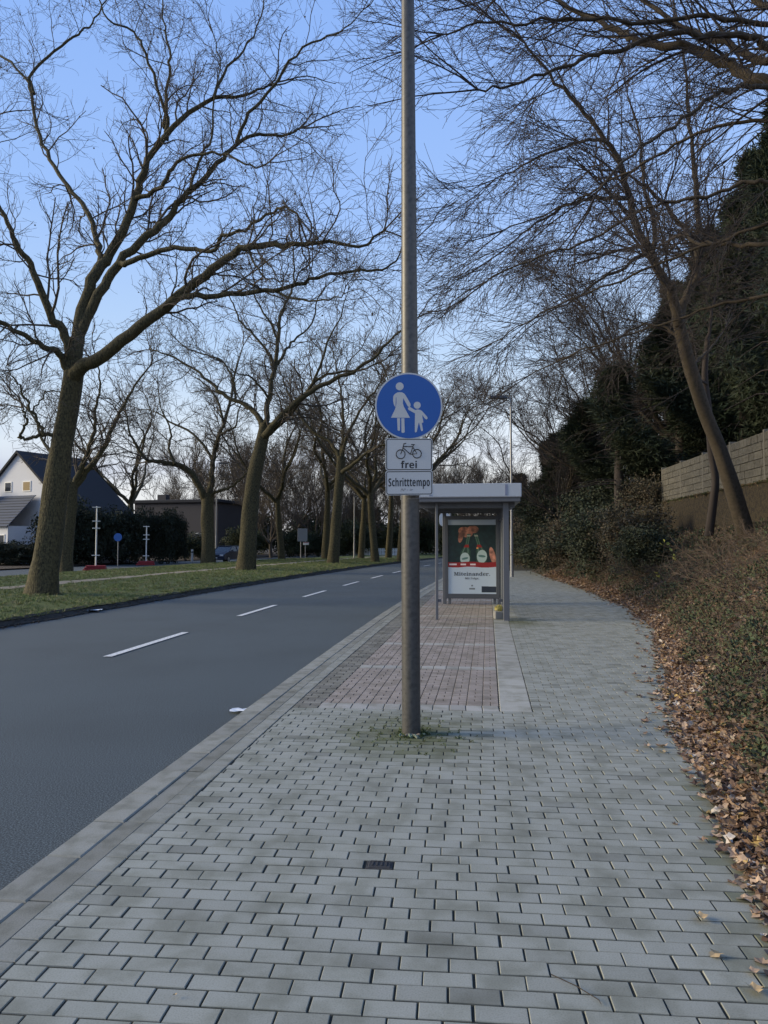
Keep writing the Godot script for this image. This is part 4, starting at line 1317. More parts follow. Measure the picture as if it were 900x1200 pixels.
func leaf_mesh(kind: int) -> ArrayMesh:   # a dry, curled, lobed leaf about one unit long
	var s := Shape.new()
	var r := RandomNumberGenerator.new()
	r.seed = 70 + kind
	var rim := []
	var lobes := 5 if kind != 2 else 1
	var m := 11
	for i in m:
		var a := TAU * i / m - PI / 2.0
		var rad := 0.5
		if lobes == 5:
			rad = 0.5 if i % 2 else 0.36
			if i == 0:
				rad = 0.22
		else:
			rad = 0.5 - 0.24 * absf(cos(a))
		var q := Vector2(cos(a), sin(a)) * rad * r.randf_range(0.85, 1.15)
		var curl := 0.9 * q.x * q.x * (1.0 if kind != 1 else -0.7) + r.randf_range(-0.07, 0.14) + 0.5 * q.y * q.y
		rim.append(Vector3(q.x, curl, q.y))
	for i in m:
		s.tri(Vector3(0, 0.0, 0.02), rim[i], rim[(i + 1) % m])
	for i in s.n.size():
		if s.n[i].y < 0.0:
			s.n[i] = -s.n[i]
	return s.mesh()


func bank() -> void:
	var s := sheet(func(d): return edge_x(d) - 0.02, func(d): return edge_x(d) + 4.0, func(x, d): return bank_y(x, d), -4.0, 80.0, 0.3, 22)
	land("bank", "steep leaf-strewn earth bank beside the footpath", s, M.soil)
	s = sheet(func(d): return edge_x(d) + 4.0, func(d): return edge_x(d) + 45.0, func(x, d): return bank_y(x, d), -4.0, 120.0, 1.0, 24)
	land("hillside", "wooded hillside rising behind the bank", s, M.soil)
	# fallen leaves: the ones that show largest are pieces of their own
	rng.seed = 71
	var kinds := [leaf_mesh(0), leaf_mesh(1), leaf_mesh(2)]
	var lit := Node3D.new()
	lit.name = "leaf_litter"
	add_child(lit)
	say(lit, "drift of dry brown leaves along the edge of the footpath", "leaves")
	var spots := []
	for k in 34000:
		var d := 2.3 + 36.0 * pow(rng.randf(), 1.9)
		var t := 0.0 + 0.46 * pow(rng.randf(), 0.9) + 0.08 * sin(d * 2.1) * sin(d * 0.83)
		if k % 5 < 3:
			t = rf(-0.05, 3.8)
		var far := k % 9 == 0
		if far:
			t = -0.06 - 0.30 * pow(rng.randf(), 3.0)
			if d < 6.0 and rng.randf() < 0.85:
				continue
			if rng.randf() < 0.88:
				continue
		var x := edge_x(d) + t
		if t > 0.6 and lumps.get_noise_2d(x * 1.4 + 9.0, d * 1.4) < -0.25:
			continue
		if x > d * 0.54 + 0.5:
			continue
		var size := rf(0.035, 0.09) * (1.0 + 0.014 * d)
		if rng.randf() < 0.05:
			size *= 1.35
		var y := maxf(bank_y(x, d), 0.0) + rf(0.006, 0.045) * (1.0 if t > 0.0 else 0.3)
		var b := Basis(Vector3.UP, rf(0, TAU)) * Basis(Vector3(rf(-1, 1), 0, rf(-1, 1)).normalized(), rf(-0.9, 0.9) if t > 0.0 else rf(-0.2, 0.2))
		var g := rf(0.6, 1.25)
		var c := Color(0.235, 0.145, 0.090)
		var q := rng.randf()
		if q < 0.28:
			c = Color(0.36, 0.255, 0.175)
		elif q < 0.42:
			c = Color(0.115, 0.066, 0.045)
		elif q < 0.46:
			c = Color(0.38, 0.26, 0.09)
		elif q < 0.52:
			c = Color(0.44, 0.38, 0.32)
		c = Color(c.r * g, c.g * g, c.b * g)
		spots.append([Transform3D(b.scaled(Vector3.ONE * size), Vector3(x, y, -d)), c, k % 3, size / d])
	spots.sort_custom(func(a, b): return a[3] > b[3])
	var tones := {}
	var rest := [[], [], []]
	var rest_c := [[], [], []]
	var single := 0
	for p in spots:
		var o: Vector3 = p[0].origin
		if single < 290 and absf(o.x) < -o.z * 0.52:
			single += 1
			var c: Color = p[1]
			var key := Vector3i(int(c.r * 14.0), int(c.g * 14.0), int(c.b * 14.0))
			if not tones.has(key):
				var t: StandardMaterial3D = M.leaf.duplicate()
				t.albedo_color = c.linear_to_srgb()
				t.vertex_color_use_as_albedo = false
				tones[key] = t
			put(kinds[p[2]], "leaf", tones[key], lit).transform = p[0]
		else:
			rest[p[2]].append(p[0])
			rest_c[p[2]].append(p[1])
	for k in 3:
		many("leaves", kinds[k], M.leaf, rest[k], rest_c[k], lit)
	# creeping evergreen ground cover and dead stalks
	rng.seed = 72
	var small := clump(43, 11, 0.055, 0.032, 0.011)
	var at := []
	var tn := []
	for k in 42000:
		var d := 2.6 + 32.0 * pow(rng.randf(), 1.7)
		var t := 0.28 + 4.2 * pow(rng.randf(), 0.9)
		var x := edge_x(d) + t
		if x > d * 0.54 + 0.5 or x > wall_x(d) - 0.2:
			continue
		var k2 := lumps.get_noise_2d(x * 1.1 - 30.0, d * 1.1) + (0.35 if t < 1.6 and d < 7.5 else 0.16) - (0.4 if t < 0.36 else 0.0)
		if k2 < rf(-0.05, 0.25):
			continue
		var sc := rf(0.7, 1.5) * (1.0 + 0.035 * d)
		at.append(Transform3D(Basis(Vector3(rf(-1, 1), rf(-1, 1), rf(-1, 1)).normalized(), rf(0, TAU)).scaled(Vector3.ONE * sc), Vector3(x, bank_y(x, d) + rf(0.0, 0.10) * (1.0 + 0.02 * d), -d)))
		var g := rf(0.6, 1.3)
		var q2 := k % 5
		tn.append(Color(0.060 * g, 0.082 * g, 0.038 * g) if q2 < 2 else (Color(0.085 * g, 0.088 * g, 0.040 * g) if q2 < 3 else Color(0.125 * g, 0.085 * g, 0.055 * g)))
	say(many("ground_cover", small, M.leaf, at, tn), "low creeping evergreen ground cover over the bank", "plants", "", "stuff")
	var stalk := Shape.new()
	for k in 5:
		var g := rf(0, TAU)
		var o := Vector3(cos(g), 0, sin(g))
		stalk.tube([Vector3.ZERO, o * 0.12 + Vector3(0, 0.16, 0), o * 0.34 + Vector3(0, 0.20 + 0.05 * k, 0), o * 0.60 + Vector3(0, 0.10 + 0.06 * k, 0)], [0.0035, 0.003, 0.0025, 0.002], 3)
	at = []
	tn = []
	for k in 3000:
		var d := 3.4 + 30.0 * pow(rng.randf(), 1.4)
		var t := 0.25 + 3.6 * rng.randf()
		var x := edge_x(d) + t
		if x > d * 0.54 + 0.5 or x > wall_x(d) - 0.3:
			continue
		var sc := rf(0.25, 0.6) * (1.0 + 0.02 * d)
		at.append(Transform3D((Basis(Vector3.UP, rf(0, TAU)) * Basis(Vector3.RIGHT, rf(-0.5, 0.5))).scaled(Vector3.ONE * sc), Vector3(x, bank_y(x, d) - 0.02, -d)))
		var g := rf(0.6, 1.3)
		tn.append(Color(0.17 * g, 0.11 * g, 0.075 * g))
	say(many("dead_stalks", stalk.mesh(), M.leaf, at, tn), "thin dead brown stalks arching over the bank", "plants", "", "stuff")
	block_wall()


func block_wall() -> void:
	# a plain low retaining wall with a coarse block wall standing on it
	rng.seed = 73
	var d0 := 9.0
	var d1 := 28.2
	var a := Vector3(wall_x(d0), 0, -d0)
	var b := Vector3(wall_x(d1), 0, -d1)
	var dir := (b - a).normalized()
	var turn := Basis(dir, Vector3.UP, dir.cross(Vector3.UP))
	var t := thing("block_wall", "pale weathered block wall on a plain concrete footing at the top of the bank", "wall", a)
	var run := a.distance_to(b)
	var s := Shape.new()
	s.box(dir * run / 2.0 + Vector3(0, 2.15, 0), Vector3(run, 2.1, 0.36), turn)
	build(s, "footing", stained(mat(srgb(0.13, 0.107, 0.075), 0.95, M.grit, 0.6, M.relief, 1.0), M.bark.albedo_texture, 0.3), t)
	# moss and leaf mould lying on the ledge of the footing
	var ledge := clump(46, 9, 0.05, 0.05, 0.018)
	var wh := []
	var tt := []
	for k in 1500:
		var g := rf(0.6, 1.3)
		wh.append(Transform3D(Basis(Vector3.UP, rf(0, TAU)).scaled(Vector3.ONE * rf(0.6, 1.4)), dir * run * rng.randf() + Vector3(0, 3.2 + rf(0.0, 0.03), 0) + turn.z * (rf(0.09, 0.19) if k % 2 else rf(-0.19, -0.09))))
		tt.append(Color(0.085 * g, 0.10 * g, 0.035 * g) if k % 4 else Color(0.16 * g, 0.11 * g, 0.06 * g))
	many("moss", ledge, M.leaf, wh, tt, t)
	s = Shape.new()
	s.box(dir * run / 2.0 + Vector3(0, 3.86, 0), Vector3(run, 1.30, 0.10), turn)
	build(s, "core", mat(srgb(0.16, 0.145, 0.12), 1.0), t)
	var at := []
	var wall_grey := mat(srgb(0.13, 0.12, 0.10), 0.95)
	var n := int(run / 2.4)
	for k in n + 1:
		s = Shape.new()
		s.block(dir * (run * k / n) + Vector3(0, 3.89, 0), Vector3(0.09, 1.36, 0.19), 0.01, turn)
		build(s, "post", wall_grey, t)
	s = Shape.new()
	s.block(Vector3.ZERO, Vector3(1, 1, 0.17), 0.012)
	for row in 6:
		var x := 0.0 if row % 2 else -0.2
		while x < run:
			var w := rf(0.34, 0.62)
			var xa := maxf(x, 0.0)
			var xb := minf(x + w, run)
			x += w
			if xb - xa < 0.08:
				continue
			var g := rf(0.8, 1.15)
			var c := Color(0.15 * g, 0.137 * g, 0.112 * g)
			at.append([Transform3D(turn.scaled_local(Vector3(xb - xa - 0.016, 0.2, rf(0.92, 1.12))), dir * (xa + xb) / 2.0 + Vector3(0, 3.315 + 0.215 * row, 0)), c])
	var bm := s.mesh()
	var tones := {}
	for i in at.size():
		var c: Color = at[i][1]
		var key := int(c.g * 40.0)
		if not tones.has(key):
			var m: StandardMaterial3D = M.stone.duplicate()
			m.vertex_color_use_as_albedo = false
			m.albedo_color = c.linear_to_srgb()
			tones[key] = m
		put(bm, "block", tones[key], t).transform = at[i][0]


func lettering(words: String, height: float, parent: Node, at: Vector3, m: Material, squeeze := 1.0, serif := false, bold := true) -> MeshInstance3D:
	var f := SystemFont.new()
	f.font_names = PackedStringArray(["Droid Serif" if serif else "Droid Sans"])
	f.font_weight = 700 if bold else 400
	var t := TextMesh.new()
	t.text = words
	t.font = f
	t.font_size = 64
	t.pixel_size = height / 46.0
	t.depth = 0.0012
	t.curve_step = 1.0
	var o := put(t, "lettering", m, parent, at)
	o.scale = Vector3(squeeze, 1, 1)
	return o


func ring2(centre: Vector2, r: float, n := 20) -> PackedVector2Array:
	var o := PackedVector2Array()
	for i in n:
		o.append(centre + Vector2(cos(TAU * i / n), sin(TAU * i / n)) * r)
	return o


func rounded(w: float, h: float, r: float) -> PackedVector2Array:
	var o := PackedVector2Array()
	for c in [[1, 1, 0.0], [-1, 1, 90.0], [-1, -1, 180.0], [1, -1, 270.0]]:
		for k in 6:
			var a := deg_to_rad(c[2] + 18.0 * k)
			o.append(Vector2(c[0] * (w / 2 - r) + cos(a) * r, c[1] * (h / 2 - r) + sin(a) * r))
	return o


func frame_band(w: float, h: float, r: float, inset: float, thick: float, z0: float, z1: float) -> Shape:   # a thin rounded frame line
	var s := Shape.new()
	var a := rounded(w - inset * 2, h - inset * 2, r)
	var b := rounded(w - inset * 2 - thick * 2, h - inset * 2 - thick * 2, r * 0.7)
	for i in a.size():
		var j := (i + 1) % a.size()
		s.quad(Vector3(a[i].x, a[i].y, z1), Vector3(b[i].x, b[i].y, z1), Vector3(b[j].x, b[j].y, z1), Vector3(a[j].x, a[j].y, z1))
		s.quad(Vector3(a[j].x, a[j].y, z1), Vector3(a[j].x, a[j].y, z0), Vector3(a[i].x, a[i].y, z0), Vector3(a[i].x, a[i].y, z1))
	return s


func clamps(parent: Node, y: float, back: float, r: float) -> void:
	var s := Shape.new()
	var p := []
	for i in 25:
		var a := TAU * i / 24.0
		p.append(Vector3(cos(a) * (r + 0.004), y, back - r - 0.02 + sin(a) * (r + 0.004)))
	s.tube(p, tapered(p.size(), 0.006, 0.006), 5)
	s.box(Vector3(0, y, back - 0.012), Vector3(0.18, 0.03, 0.02))
	build(s, "clamp", M.steel, parent)


func signpost() -> void:
	var base := Vector3(0.243, 0, -6.654)
	var t := thing("lamp_post", "tall brownish-grey steel post carrying the round blue footpath sign", "post", base)
	var s := Shape.new()
	var prof := [[-0.3, 0.083], [0.0, 0.083], [2.2, 0.0815], [2.215, 0.0790], [3.6, 0.0745], [6.6, 0.060], [9.0, 0.048]]
	var pts := []
	var rs := []
	for q in prof:
		pts.append(Vector3(-0.010 * q[0] / 3.0, q[0], 0))
		rs.append(q[1])
	s.tube(pts, rs, 28, true)
	build(s, "shaft", M.pole, t)
	s = Shape.new()
	s.block(Vector3(-0.01, 0.62, -0.083), Vector3(0.07, 0.42, 0.008), 0.002)
	build(s, "service_door", M.pole, t)
	s = Shape.new()   # loose wire tied round the post under the signs
	var w := []
	for i in 40:
		var a := TAU * i / 20.0
		w.append(Vector3(cos(a) * 0.0835, 2.10 + 0.035 * sin(a * 0.5 + 0.6) + 0.001 * i, sin(a) * 0.0835))
	s.tube(w, tapered(w.size(), 0.002, 0.002), 4)
	build(s, "tie_wire", M.steel, t)
	# rubble and moss at the foot
	rng.seed = 81
	var foot := thing("broken_mortar", "crumbled mortar collar and grit at the foot of the post", "rubble", base + Vector3(0, 0, 0))
	for k in 11:
		var st := Shape.new()
		var a := rf(0.4, 2.6)
		var r := rf(0.02, 0.055)
		st.block(Vector3.ZERO, Vector3(r, r * 0.45, r * rf(0.6, 1.0)), r * 0.12, Basis(Vector3(rf(-1, 1), 1, rf(-1, 1)).normalized(), rf(0, 3)))
		build(st, "fragment", mat(srgb(0.26 * rf(0.5, 1.0), 0.20, 0.15), 1.0), foot, Vector3(cos(a) * rf(0.09, 0.14), 0.010, sin(a) * rf(0.095, 0.18)))
	var mo := clump(44, 9, 0.016, 0.018, 0.006)
	var at := []
	var tn := []
	for k in 900:
		var a := rf(0, TAU)
		var r := 0.09 + 0.5 * pow(rng.randf(), 1.6)
		var p := base + Vector3(cos(a) * r, 0.0, sin(a) * r * 1.15)
		# growth keeps to the joints
		var rel := p - pave_o
		var row := fposmod(rel.dot(Vector3(pave_u.z, 0, -pave_u.x)) / 0.1 / cos(deg_to_rad(3.0)) + 0.5, 1.0)
		if minf(row, 1.0 - row) > 0.10 and r > 0.14:
			continue
		at.append(Transform3D(Basis(Vector3.UP, rf(0, TAU)).scaled(Vector3.ONE * rf(0.4, 1.1)), p + Vector3(0, -0.002, 0)))
		var g := rf(0.6, 1.3)
		tn.append(Color(0.10 * g, 0.125 * g, 0.035 * g))
	say(many("moss", mo, M.leaf, at, tn), "green moss in the paving joints round the foot of the post", "moss", "", "stuff")
	# the round sign
	var c := Vector3(0.22, 2.912, -6.52)
	t = thing("footpath_sign", "round blue sign with a white woman and child, on the tall post", "sign", c, 0.03)
	s = Shape.new()
	s.plate(ring2(Vector2.ZERO, 0.300, 64), -0.004, 0.0)
	build(s, "plate", M.sign_white, t)
	s = Shape.new()
	s.plate(ring2(Vector2.ZERO, 0.286, 64), 0.0004, 0.0016)
	build(s, "blue_face", M.blue, t)
	var U := func(list: Array) -> PackedVector2Array:
		var o := PackedVector2Array()
		for q in list:
			o.append(Vector2((q[0] - 380.0) / 280.0, (365.0 - q[1]) / 280.0) * 0.3)
		return o
	s = Shape.new()
	s.plate(ring2(Vector2(-75.0 / 280.0, 165.0 / 280.0) * 0.3, 0.0355, 24), 0.0018, 0.0028)
	s.plate(U.call([[268, 262], [284, 252], [304, 249], [325, 251], [342, 260], [356, 278], [394, 345], [395, 362], [386, 374], [372, 366], [334, 298], [331, 340], [338, 368], [390, 462], [232, 462], [266, 392], [272, 372], [278, 340], [277, 292], [273, 292], [271, 345], [269, 376], [256, 352], [250, 320], [251, 288], [257, 273]]), 0.0018, 0.0028)
	s.plate(U.call([[283, 466], [308, 466], [307, 568], [296, 572], [287, 565]]), 0.0018, 0.0028)
	s.plate(U.call([[318, 466], [343, 466], [346, 582], [332, 590], [319, 583]]), 0.0018, 0.0028)
	build(s, "woman_figure", M.sign_white, t)
	s = Shape.new()
	s.plate(ring2(Vector2(70.0 / 280.0, 8.0 / 280.0) * 0.3, 0.0315, 24), 0.0018, 0.0028)
	s.plate(U.call([[372, 380], [388, 371], [434, 398], [452, 392], [476, 396], [490, 405], [535, 456], [536, 468], [526, 476], [516, 470], [492, 438], [494, 462], [502, 500], [488, 505], [498, 566], [492, 573], [482, 572], [466, 503], [462, 503], [446, 578], [436, 584], [430, 580], [430, 504], [432, 425], [378, 396]]), 0.0018, 0.0028)
	build(s, "child_figure", M.sign_white, t)
	clamps(t, 0.14, -0.004, 0.076)
	clamps(t, -0.14, -0.004, 0.077)
	# the bicycle plate
	c = Vector3(0.222, 2.482, -6.52)
	t = thing("bicycle_sign", "white plate with a black bicycle over the word frei, below the round sign", "sign", c, 0.03)
	s = Shape.new()
	s.plate(rounded(0.416, 0.288, 0.02), -0.004, 0.0)
	build(s, "plate", M.sign_white, t)
	build(frame_band(0.416, 0.288, 0.02, 0.006, 0.0065, 0.0002, 0.0012), "border", M.black, t)
	var B := func(list: Array) -> Array:
		var o := []
		for q in list:
			o.append(Vector3((q[0] - 382.0) * 0.001067, (757.0 - q[1]) * 0.001067, 0.002))
		return o
	var bike := thing_part(t, "bicycle_symbol")
	s = Shape.new()
	for wc in [[312, 756, 37], [448, 751, 36]]:
		var ring := []
		for i in 33:
			var a := TAU * i / 32.0
			ring.append([wc[0] + cos(a) * wc[2], wc[1] + sin(a) * wc[2]])
		s.tube(B.call(ring), tapered(33, 0.0042, 0.0042), 6)
	for bar in [[[312, 756], [336, 690]], [[340, 668], [330, 700], [392, 756]], [[336, 692], [416, 692]], [[392, 756], [420, 676]], [[392, 756], [448, 751], [416, 700]], [[400, 675], [430, 675]], [[356, 664], [338, 668], [336, 690]]]:
		var pp: Array = B.call(bar)
		s.tube(pp, tapered(pp.size(), 0.0038, 0.0038), 6)
	bike.mesh = s.mesh()
	bike.material_override = M.black
	lettering("frei", 0.062, t, Vector3(0.0, -0.093, 0.0008), M.black, 1.02)
	clamps(t, 0.0, -0.004, 0.078)
	# the walking-pace plate
	c = Vector3(0.223, 2.229, -6.52)
	t = thing("walking_pace_sign", "white plate reading Schritttempo, lowest of the signs on the post", "sign", c, 0.03)
	t.rotation.z = 0.012
	s = Shape.new()
	s.plate(rounded(0.418, 0.218, 0.02), -0.004, 0.0)
	build(s, "plate", M.sign_white, t)
	build(frame_band(0.418, 0.218, 0.02, 0.006, 0.0065, 0.0002, 0.0012), "border", M.black, t)
	lettering("Schritttempo", 0.070, t, Vector3(0.0, 0.004, 0.0008), M.black, 0.60)
	s = Shape.new()
	rng.seed = 83
	for k in 14:
		var a := Vector2(rf(-0.09, 0.03), rf(-0.075, -0.058))
		s.plate(PackedVector2Array([a, a + Vector2(rf(0.006, 0.02), 0.002), a + Vector2(rf(0.006, 0.016), rf(0.006, 0.013)), a + Vector2(0, rf(0.004, 0.01))]), 0.0001, 0.0004 + 0.00004 * k)
	build(s, "sticker_remains", mat(srgb(0.32, 0.31, 0.30), 0.9), t)
	clamps(t, 0.0, -0.004, 0.079)


func thing_part(parent: Node, called: String) -> MeshInstance3D:
	var o := MeshInstance3D.new()
	o.name = called
	parent.add_child(o, true)
	return o


func part_box(parent: Node, called: String, m: Material, at: Vector3, size: Vector3, bevel := 0.004) -> MeshInstance3D:
	var s := Shape.new()
	s.block(Vector3.ZERO, size, bevel)
	return build(s, called, m, parent, at)


func poster_print() -> ImageTexture:
	# the printed poster: two bottles clinked between hands over a white foot with a red band
	var w := 340
	var h := 500
	var im := Image.create(w, h, false, Image.FORMAT_RGB8)
	var f := FastNoiseLite.new()
	f.seed = 5
	f.frequency = 0.02
	f.fractal_octaves = 4
	for y in h:
		for x in w:
			var c := Color(0.70, 0.74, 0.78)
			if y < 36:
				c = Color(0.60, 0.65, 0.70)
			elif y < 300:
				var k := f.get_noise_2d(x, y) * 0.05
				c = Color(0.06 + k * 0.6, 0.15 + k, 0.15 + k)
			var p := Vector2(x, y)
			if y >= 36 and y < 306:
				# hands
				if ell(p, 125, 84, 52, 34, 0.3) or ell(p, 178, 66, 40, 26, 0.0) or ell(p, 92, 108, 18, 48, 0.2):
					c = Color(0.52, 0.34, 0.27) * (0.95 + f.get_noise_2d(x, y) * 0.6)
				if ell(p, 316, 245, 20, 62, -0.25):
					c = Color(0.66, 0.44, 0.36) * (0.95 + f.get_noise_2d(x, y) * 0.5)
				# bottles: neck, shoulder, belly
				for b in [[122.0, 0.0], [236.0, 18.0]]:
					var yy := y - 96.0
					var lean: float = (122.0 + 28.0 - b[0] * 0.0) if b[1] == 0.0 else 196.0
					var cx := lerpf(lean, b[0], clampf(yy / 130.0, 0.0, 1.0))
					var half := 13.0
					if yy > 70.0:
						half = 13.0 + 24.0 * smoothstep(70.0, 130.0, yy)
					if yy > 0.0 and absf(x - cx) < half:
						var k := absf(x - cx) / half
						c = Color(0.17, 0.27, 0.21).lerp(Color(0.45, 0.55, 0.48), 0.7 if k > 0.40 and k < 0.62 else 0.0)
						if yy > 72.0 and yy < 92.0:
							c = Color(0.55, 0.12, 0.08)
						if yy > 8.0 and yy < 18.0:
							c = Color(0.55, 0.55, 0.5)
				if ell(p, 120, 262, 34, 40, 0.0) or ell(p, 240, 248, 36, 44, 0.1):
					c = Color(0.66, 0.72, 0.70)
				if ell(p, 120, 262, 24, 7, -0.2) or ell(p, 240, 246, 26, 8, 0.1):
					c = Color(0.32, 0.45, 0.42)
				if ell(p, 208, 192, 8, 6, 0.0):
					c = Color(0.9, 0.6, 0.35)
			if absf(y - 303.0 - 3.0 * sin(x * 0.03)) < 17.0:
				c = Color(0.55, 0.10, 0.11)
				if absf(y - 302.0) < 6.0 and ((x > 8 and x < 62) or (x > 88 and x < 128) or (x > 156 and x < 196)):
					c = Color(0.85, 0.78, 0.78)
			if x > 236 and y > 448 + (x - 236) * 0.02 and y < 490:
				c = Color(0.16, 0.19, 0.24)
			im.set_pixel(x, y, Color(minf(c.r * 1.14, 1.0), minf(c.g * 1.14, 1.0), minf(c.b * 1.14, 1.0)))
	return ImageTexture.create_from_image(im)


func ell(p: Vector2, cx: float, cy: float, rx: float, ry: float, turn: float) -> bool:
	var q := (p - Vector2(cx, cy)).rotated(-turn)
	return (q.x * q.x) / (rx * rx) + (q.y * q.y) / (ry * ry) < 1.0


func shelter() -> void:
	var yaw := -deg_to_rad(7.0)
	var right := Vector3(2.68, 0, -16.25)
	var axis := Basis(Vector3.UP, yaw)
	var base := right - axis * Vector3(1.52, 0, 0)
	var t := thing("bus_shelter", "grey steel bus shelter with a pale roof fascia and glass sides", "bus shelter", base, yaw)
	var deep := 4.25
	for p in [[0.0, 0.0, 0.062], [1.52, 0.0, 0.13], [0.0, -deep, 0.10], [1.52, -deep, 0.13], [1.52, -deep / 2.0, 0.06]]:
		part_box(t, "post", M.frame, Vector3(p[0], 1.28, p[1]), Vector3(p[2], 2.62, p[2] * (1.0 if p[2] > 0.1 else 1.1)), 0.008)
	part_box(t, "bracket", M.dark_steel, Vector3(0.065, 0.42, 0.0), Vector3(0.07, 0.06, 0.05))
	part_box(t, "bracket", M.dark_steel, Vector3(1.40, 0.42, -0.2), Vector3(0.10, 0.06, 0.05))
	# roof: soffit, dark rim and pale fascia
	var x0 := -0.52
	var x1 := 1.84
	var z0 := 0.30
	var z1 := -deep - 0.35
	var cx := (x0 + x1) / 2.0
	var cz := (z0 + z1) / 2.0
	var roof := part_box(t, "roof", M.frame, Vector3(cx, 2.64, cz), Vector3(x1 - x0 - 0.03, 0.10, z0 - z1 - 0.03), 0.01)
	part_box(roof, "beam", M.dark_steel, Vector3(0, -0.11, z0 - cz - 0.36), Vector3(x1 - x0 - 0.25, 0.12, 0.08))
	for k in 3:
		part_box(roof, "beam", M.dark_steel, Vector3(0, -0.09, -1.0 + k * 1.35 - 1.0), Vector3(x1 - x0 - 0.3, 0.07, 0.06))
	part_box(roof, "cover", M.fascia, Vector3(0, 0.30, 0), Vector3(x1 - x0 - 0.10, 0.06, z0 - z1 - 0.10))
	for q in [[0.0, z0 - cz, x1 - x0, 0.02], [0.0, z1 - cz, x1 - x0, 0.02]]:
		part_box(roof, "fascia", M.fascia, Vector3(q[0], 0.205, q[1]), Vector3(q[2], 0.285, q[3]), 0.006)
		part_box(roof, "fascia_rail", M.steel, Vector3(q[0], 0.055, q[1]), Vector3(q[2] + 0.01, 0.022, q[3] + 0.012), 0.004)
	for q in [[x0 - cx, 0.0], [x1 - cx, 0.0]]:
		part_box(roof, "fascia", M.fascia, Vector3(q[0], 0.205, 0.0), Vector3(0.02, 0.285, z0 - z1 - 0.024), 0.006)
	for q in [-0.78, 0.86]:
		part_box(roof, "joint_strip", mat(srgb(0.20, 0.23, 0.34), 0.5), Vector3(q, 0.205, z0 - cz + 0.013), Vector3(0.055, 0.24, 0.008), 0.002)
	# small birds' nest of debris on the rail edge
	# panes along the bank side
	for k in 2:
		var za := -0.10 - k * deep / 2.0
		part_box(t, "pane", M.glass, Vector3(1.52, 1.24, za - deep / 4.0 + 0.06), Vector3(0.008, 2.1, deep / 2.0 - 0.16), 0.001)
		part_box(t, "pane_rail", M.frame, Vector3(1.52, 0.16, za - deep / 4.0 + 0.06), Vector3(0.03, 0.03, deep / 2.0 - 0.14))
		part_box(t, "pane_rail", M.frame, Vector3(1.52, 2.31, za - deep / 4.0 + 0.06), Vector3(0.03, 0.03, deep / 2.0 - 0.14))
	# the poster case at the far end: a thing hung in the shelter
	var pb := base + axis * Vector3(0.76, 0, -deep + 0.02)
	var p := thing("poster_case", "framed advertising poster of two bottles at the end of the bus shelter", "poster", pb, yaw)
	part_box(p, "cabinet", M.frame, Vector3(0, 1.30, 0), Vector3(1.50, 2.28, 0.12), 0.012)
	for q in [[-0.705, 1.30, 0.09, 2.28], [0.705, 1.30, 0.09, 2.28]]:
		part_box(p, "frame", M.dark_steel, Vector3(q[0], q[1], 0.075), Vector3(q[2], q[3], 0.03))
	part_box(p, "frame", M.dark_steel, Vector3(0, 2.39, 0.075), Vector3(1.32, 0.10, 0.03))
	part_box(p, "frame", M.dark_steel, Vector3(0, 0.225, 0.075), Vector3(1.32, 0.13, 0.03))
	for q in [-0.62, 0.62]:
		part_box(p, "foot", M.frame, Vector3(q, 0.08, 0), Vector3(0.08, 0.18, 0.10))
	var quad := QuadMesh.new()
	quad.size = Vector2(1.32, 2.05)
	var pm := StandardMaterial3D.new()
	pm.albedo_texture = poster_print()
	pm.roughness = 0.35
	var sheet_ := put(quad, "poster", pm, p, Vector3(0, 1.315, 0.064))
	lettering("Miteinander.", 0.098, sheet_, Vector3(0.0, -0.48, 0.002), mat(srgb(0.06, 0.065, 0.07), 0.6), 1.12, true)
	lettering("Mit Folge.", 0.052, sheet_, Vector3(0.0, -0.60, 0.002), mat(srgb(0.12, 0.12, 0.13), 0.6), 1.1, true)
	var em := Shape.new()
	em.plate(ring2(Vector2(0, -0.80), 0.026, 8), 0.001, 0.002)
	em.plate(rounded(0.16, 0.045, 0.01), 0.001, 0.002)
	for i in range(0, em.v.size()):
		if em.v[i].y > -0.5:
			em.v[i].y -= 0.885
	build(em, "emblem", mat(srgb(0.22, 0.24, 0.26), 0.7), sheet_)
	# red tape tied from the case to the front post
	var tape := Shape.new()
	tape.quad(Vector3(-0.76, 1.40, 0.10), Vector3(0.60, 1.40, 0.10), Vector3(0.60, 1.27, 0.10), Vector3(-0.76, 1.25, 0.10))
	# a stop flag on a pole beyond the case
	var fp := Vector3(1.966, 2.39, -23)
	fp.y = 0.0
	var fl := thing("stop_flag", "white bus stop flag on a grey pole just beyond the poster case", "sign", fp)
	var s := Shape.new()
	s.tube([Vector3(0.10, -0.1, 0), Vector3(0.10, 3.0, 0)], [0.03, 0.03], 10, true)
	build(s, "pole", M.steel, fl)
	s = Shape.new()
	s.plate(rounded(0.34, 0.44, 0.15), -0.01, 0.01)
	build(s, "flag", M.white, fl, Vector3(-0.08, 2.42, 0.03))
	# yellow rubbish on a stone block inside the shelter
	var kb := base + axis * Vector3(1.36, 0, -0.32)
	var bl := thing("stone_block", "small grey concrete block on the ground behind the shelter post", "block", kb, 0.1)
	part_box(bl, "body", M.plain_concrete, Vector3(0, 0.085, 0), Vector3(0.20, 0.17, 0.20), 0.012)
	rng.seed = 91
	s = Shape.new()
	var rows := 6
	var cols := 9
	var pt := []
	for i in rows + 1:
		for j in cols:
			var a := PI * i / rows
			var g := TAU * j / cols
			pt.append(Vector3(sin(a) * cos(g), cos(a), sin(a) * sin(g)) * Vector3(0.085, 0.08, 0.06) * rf(0.55, 1.25))
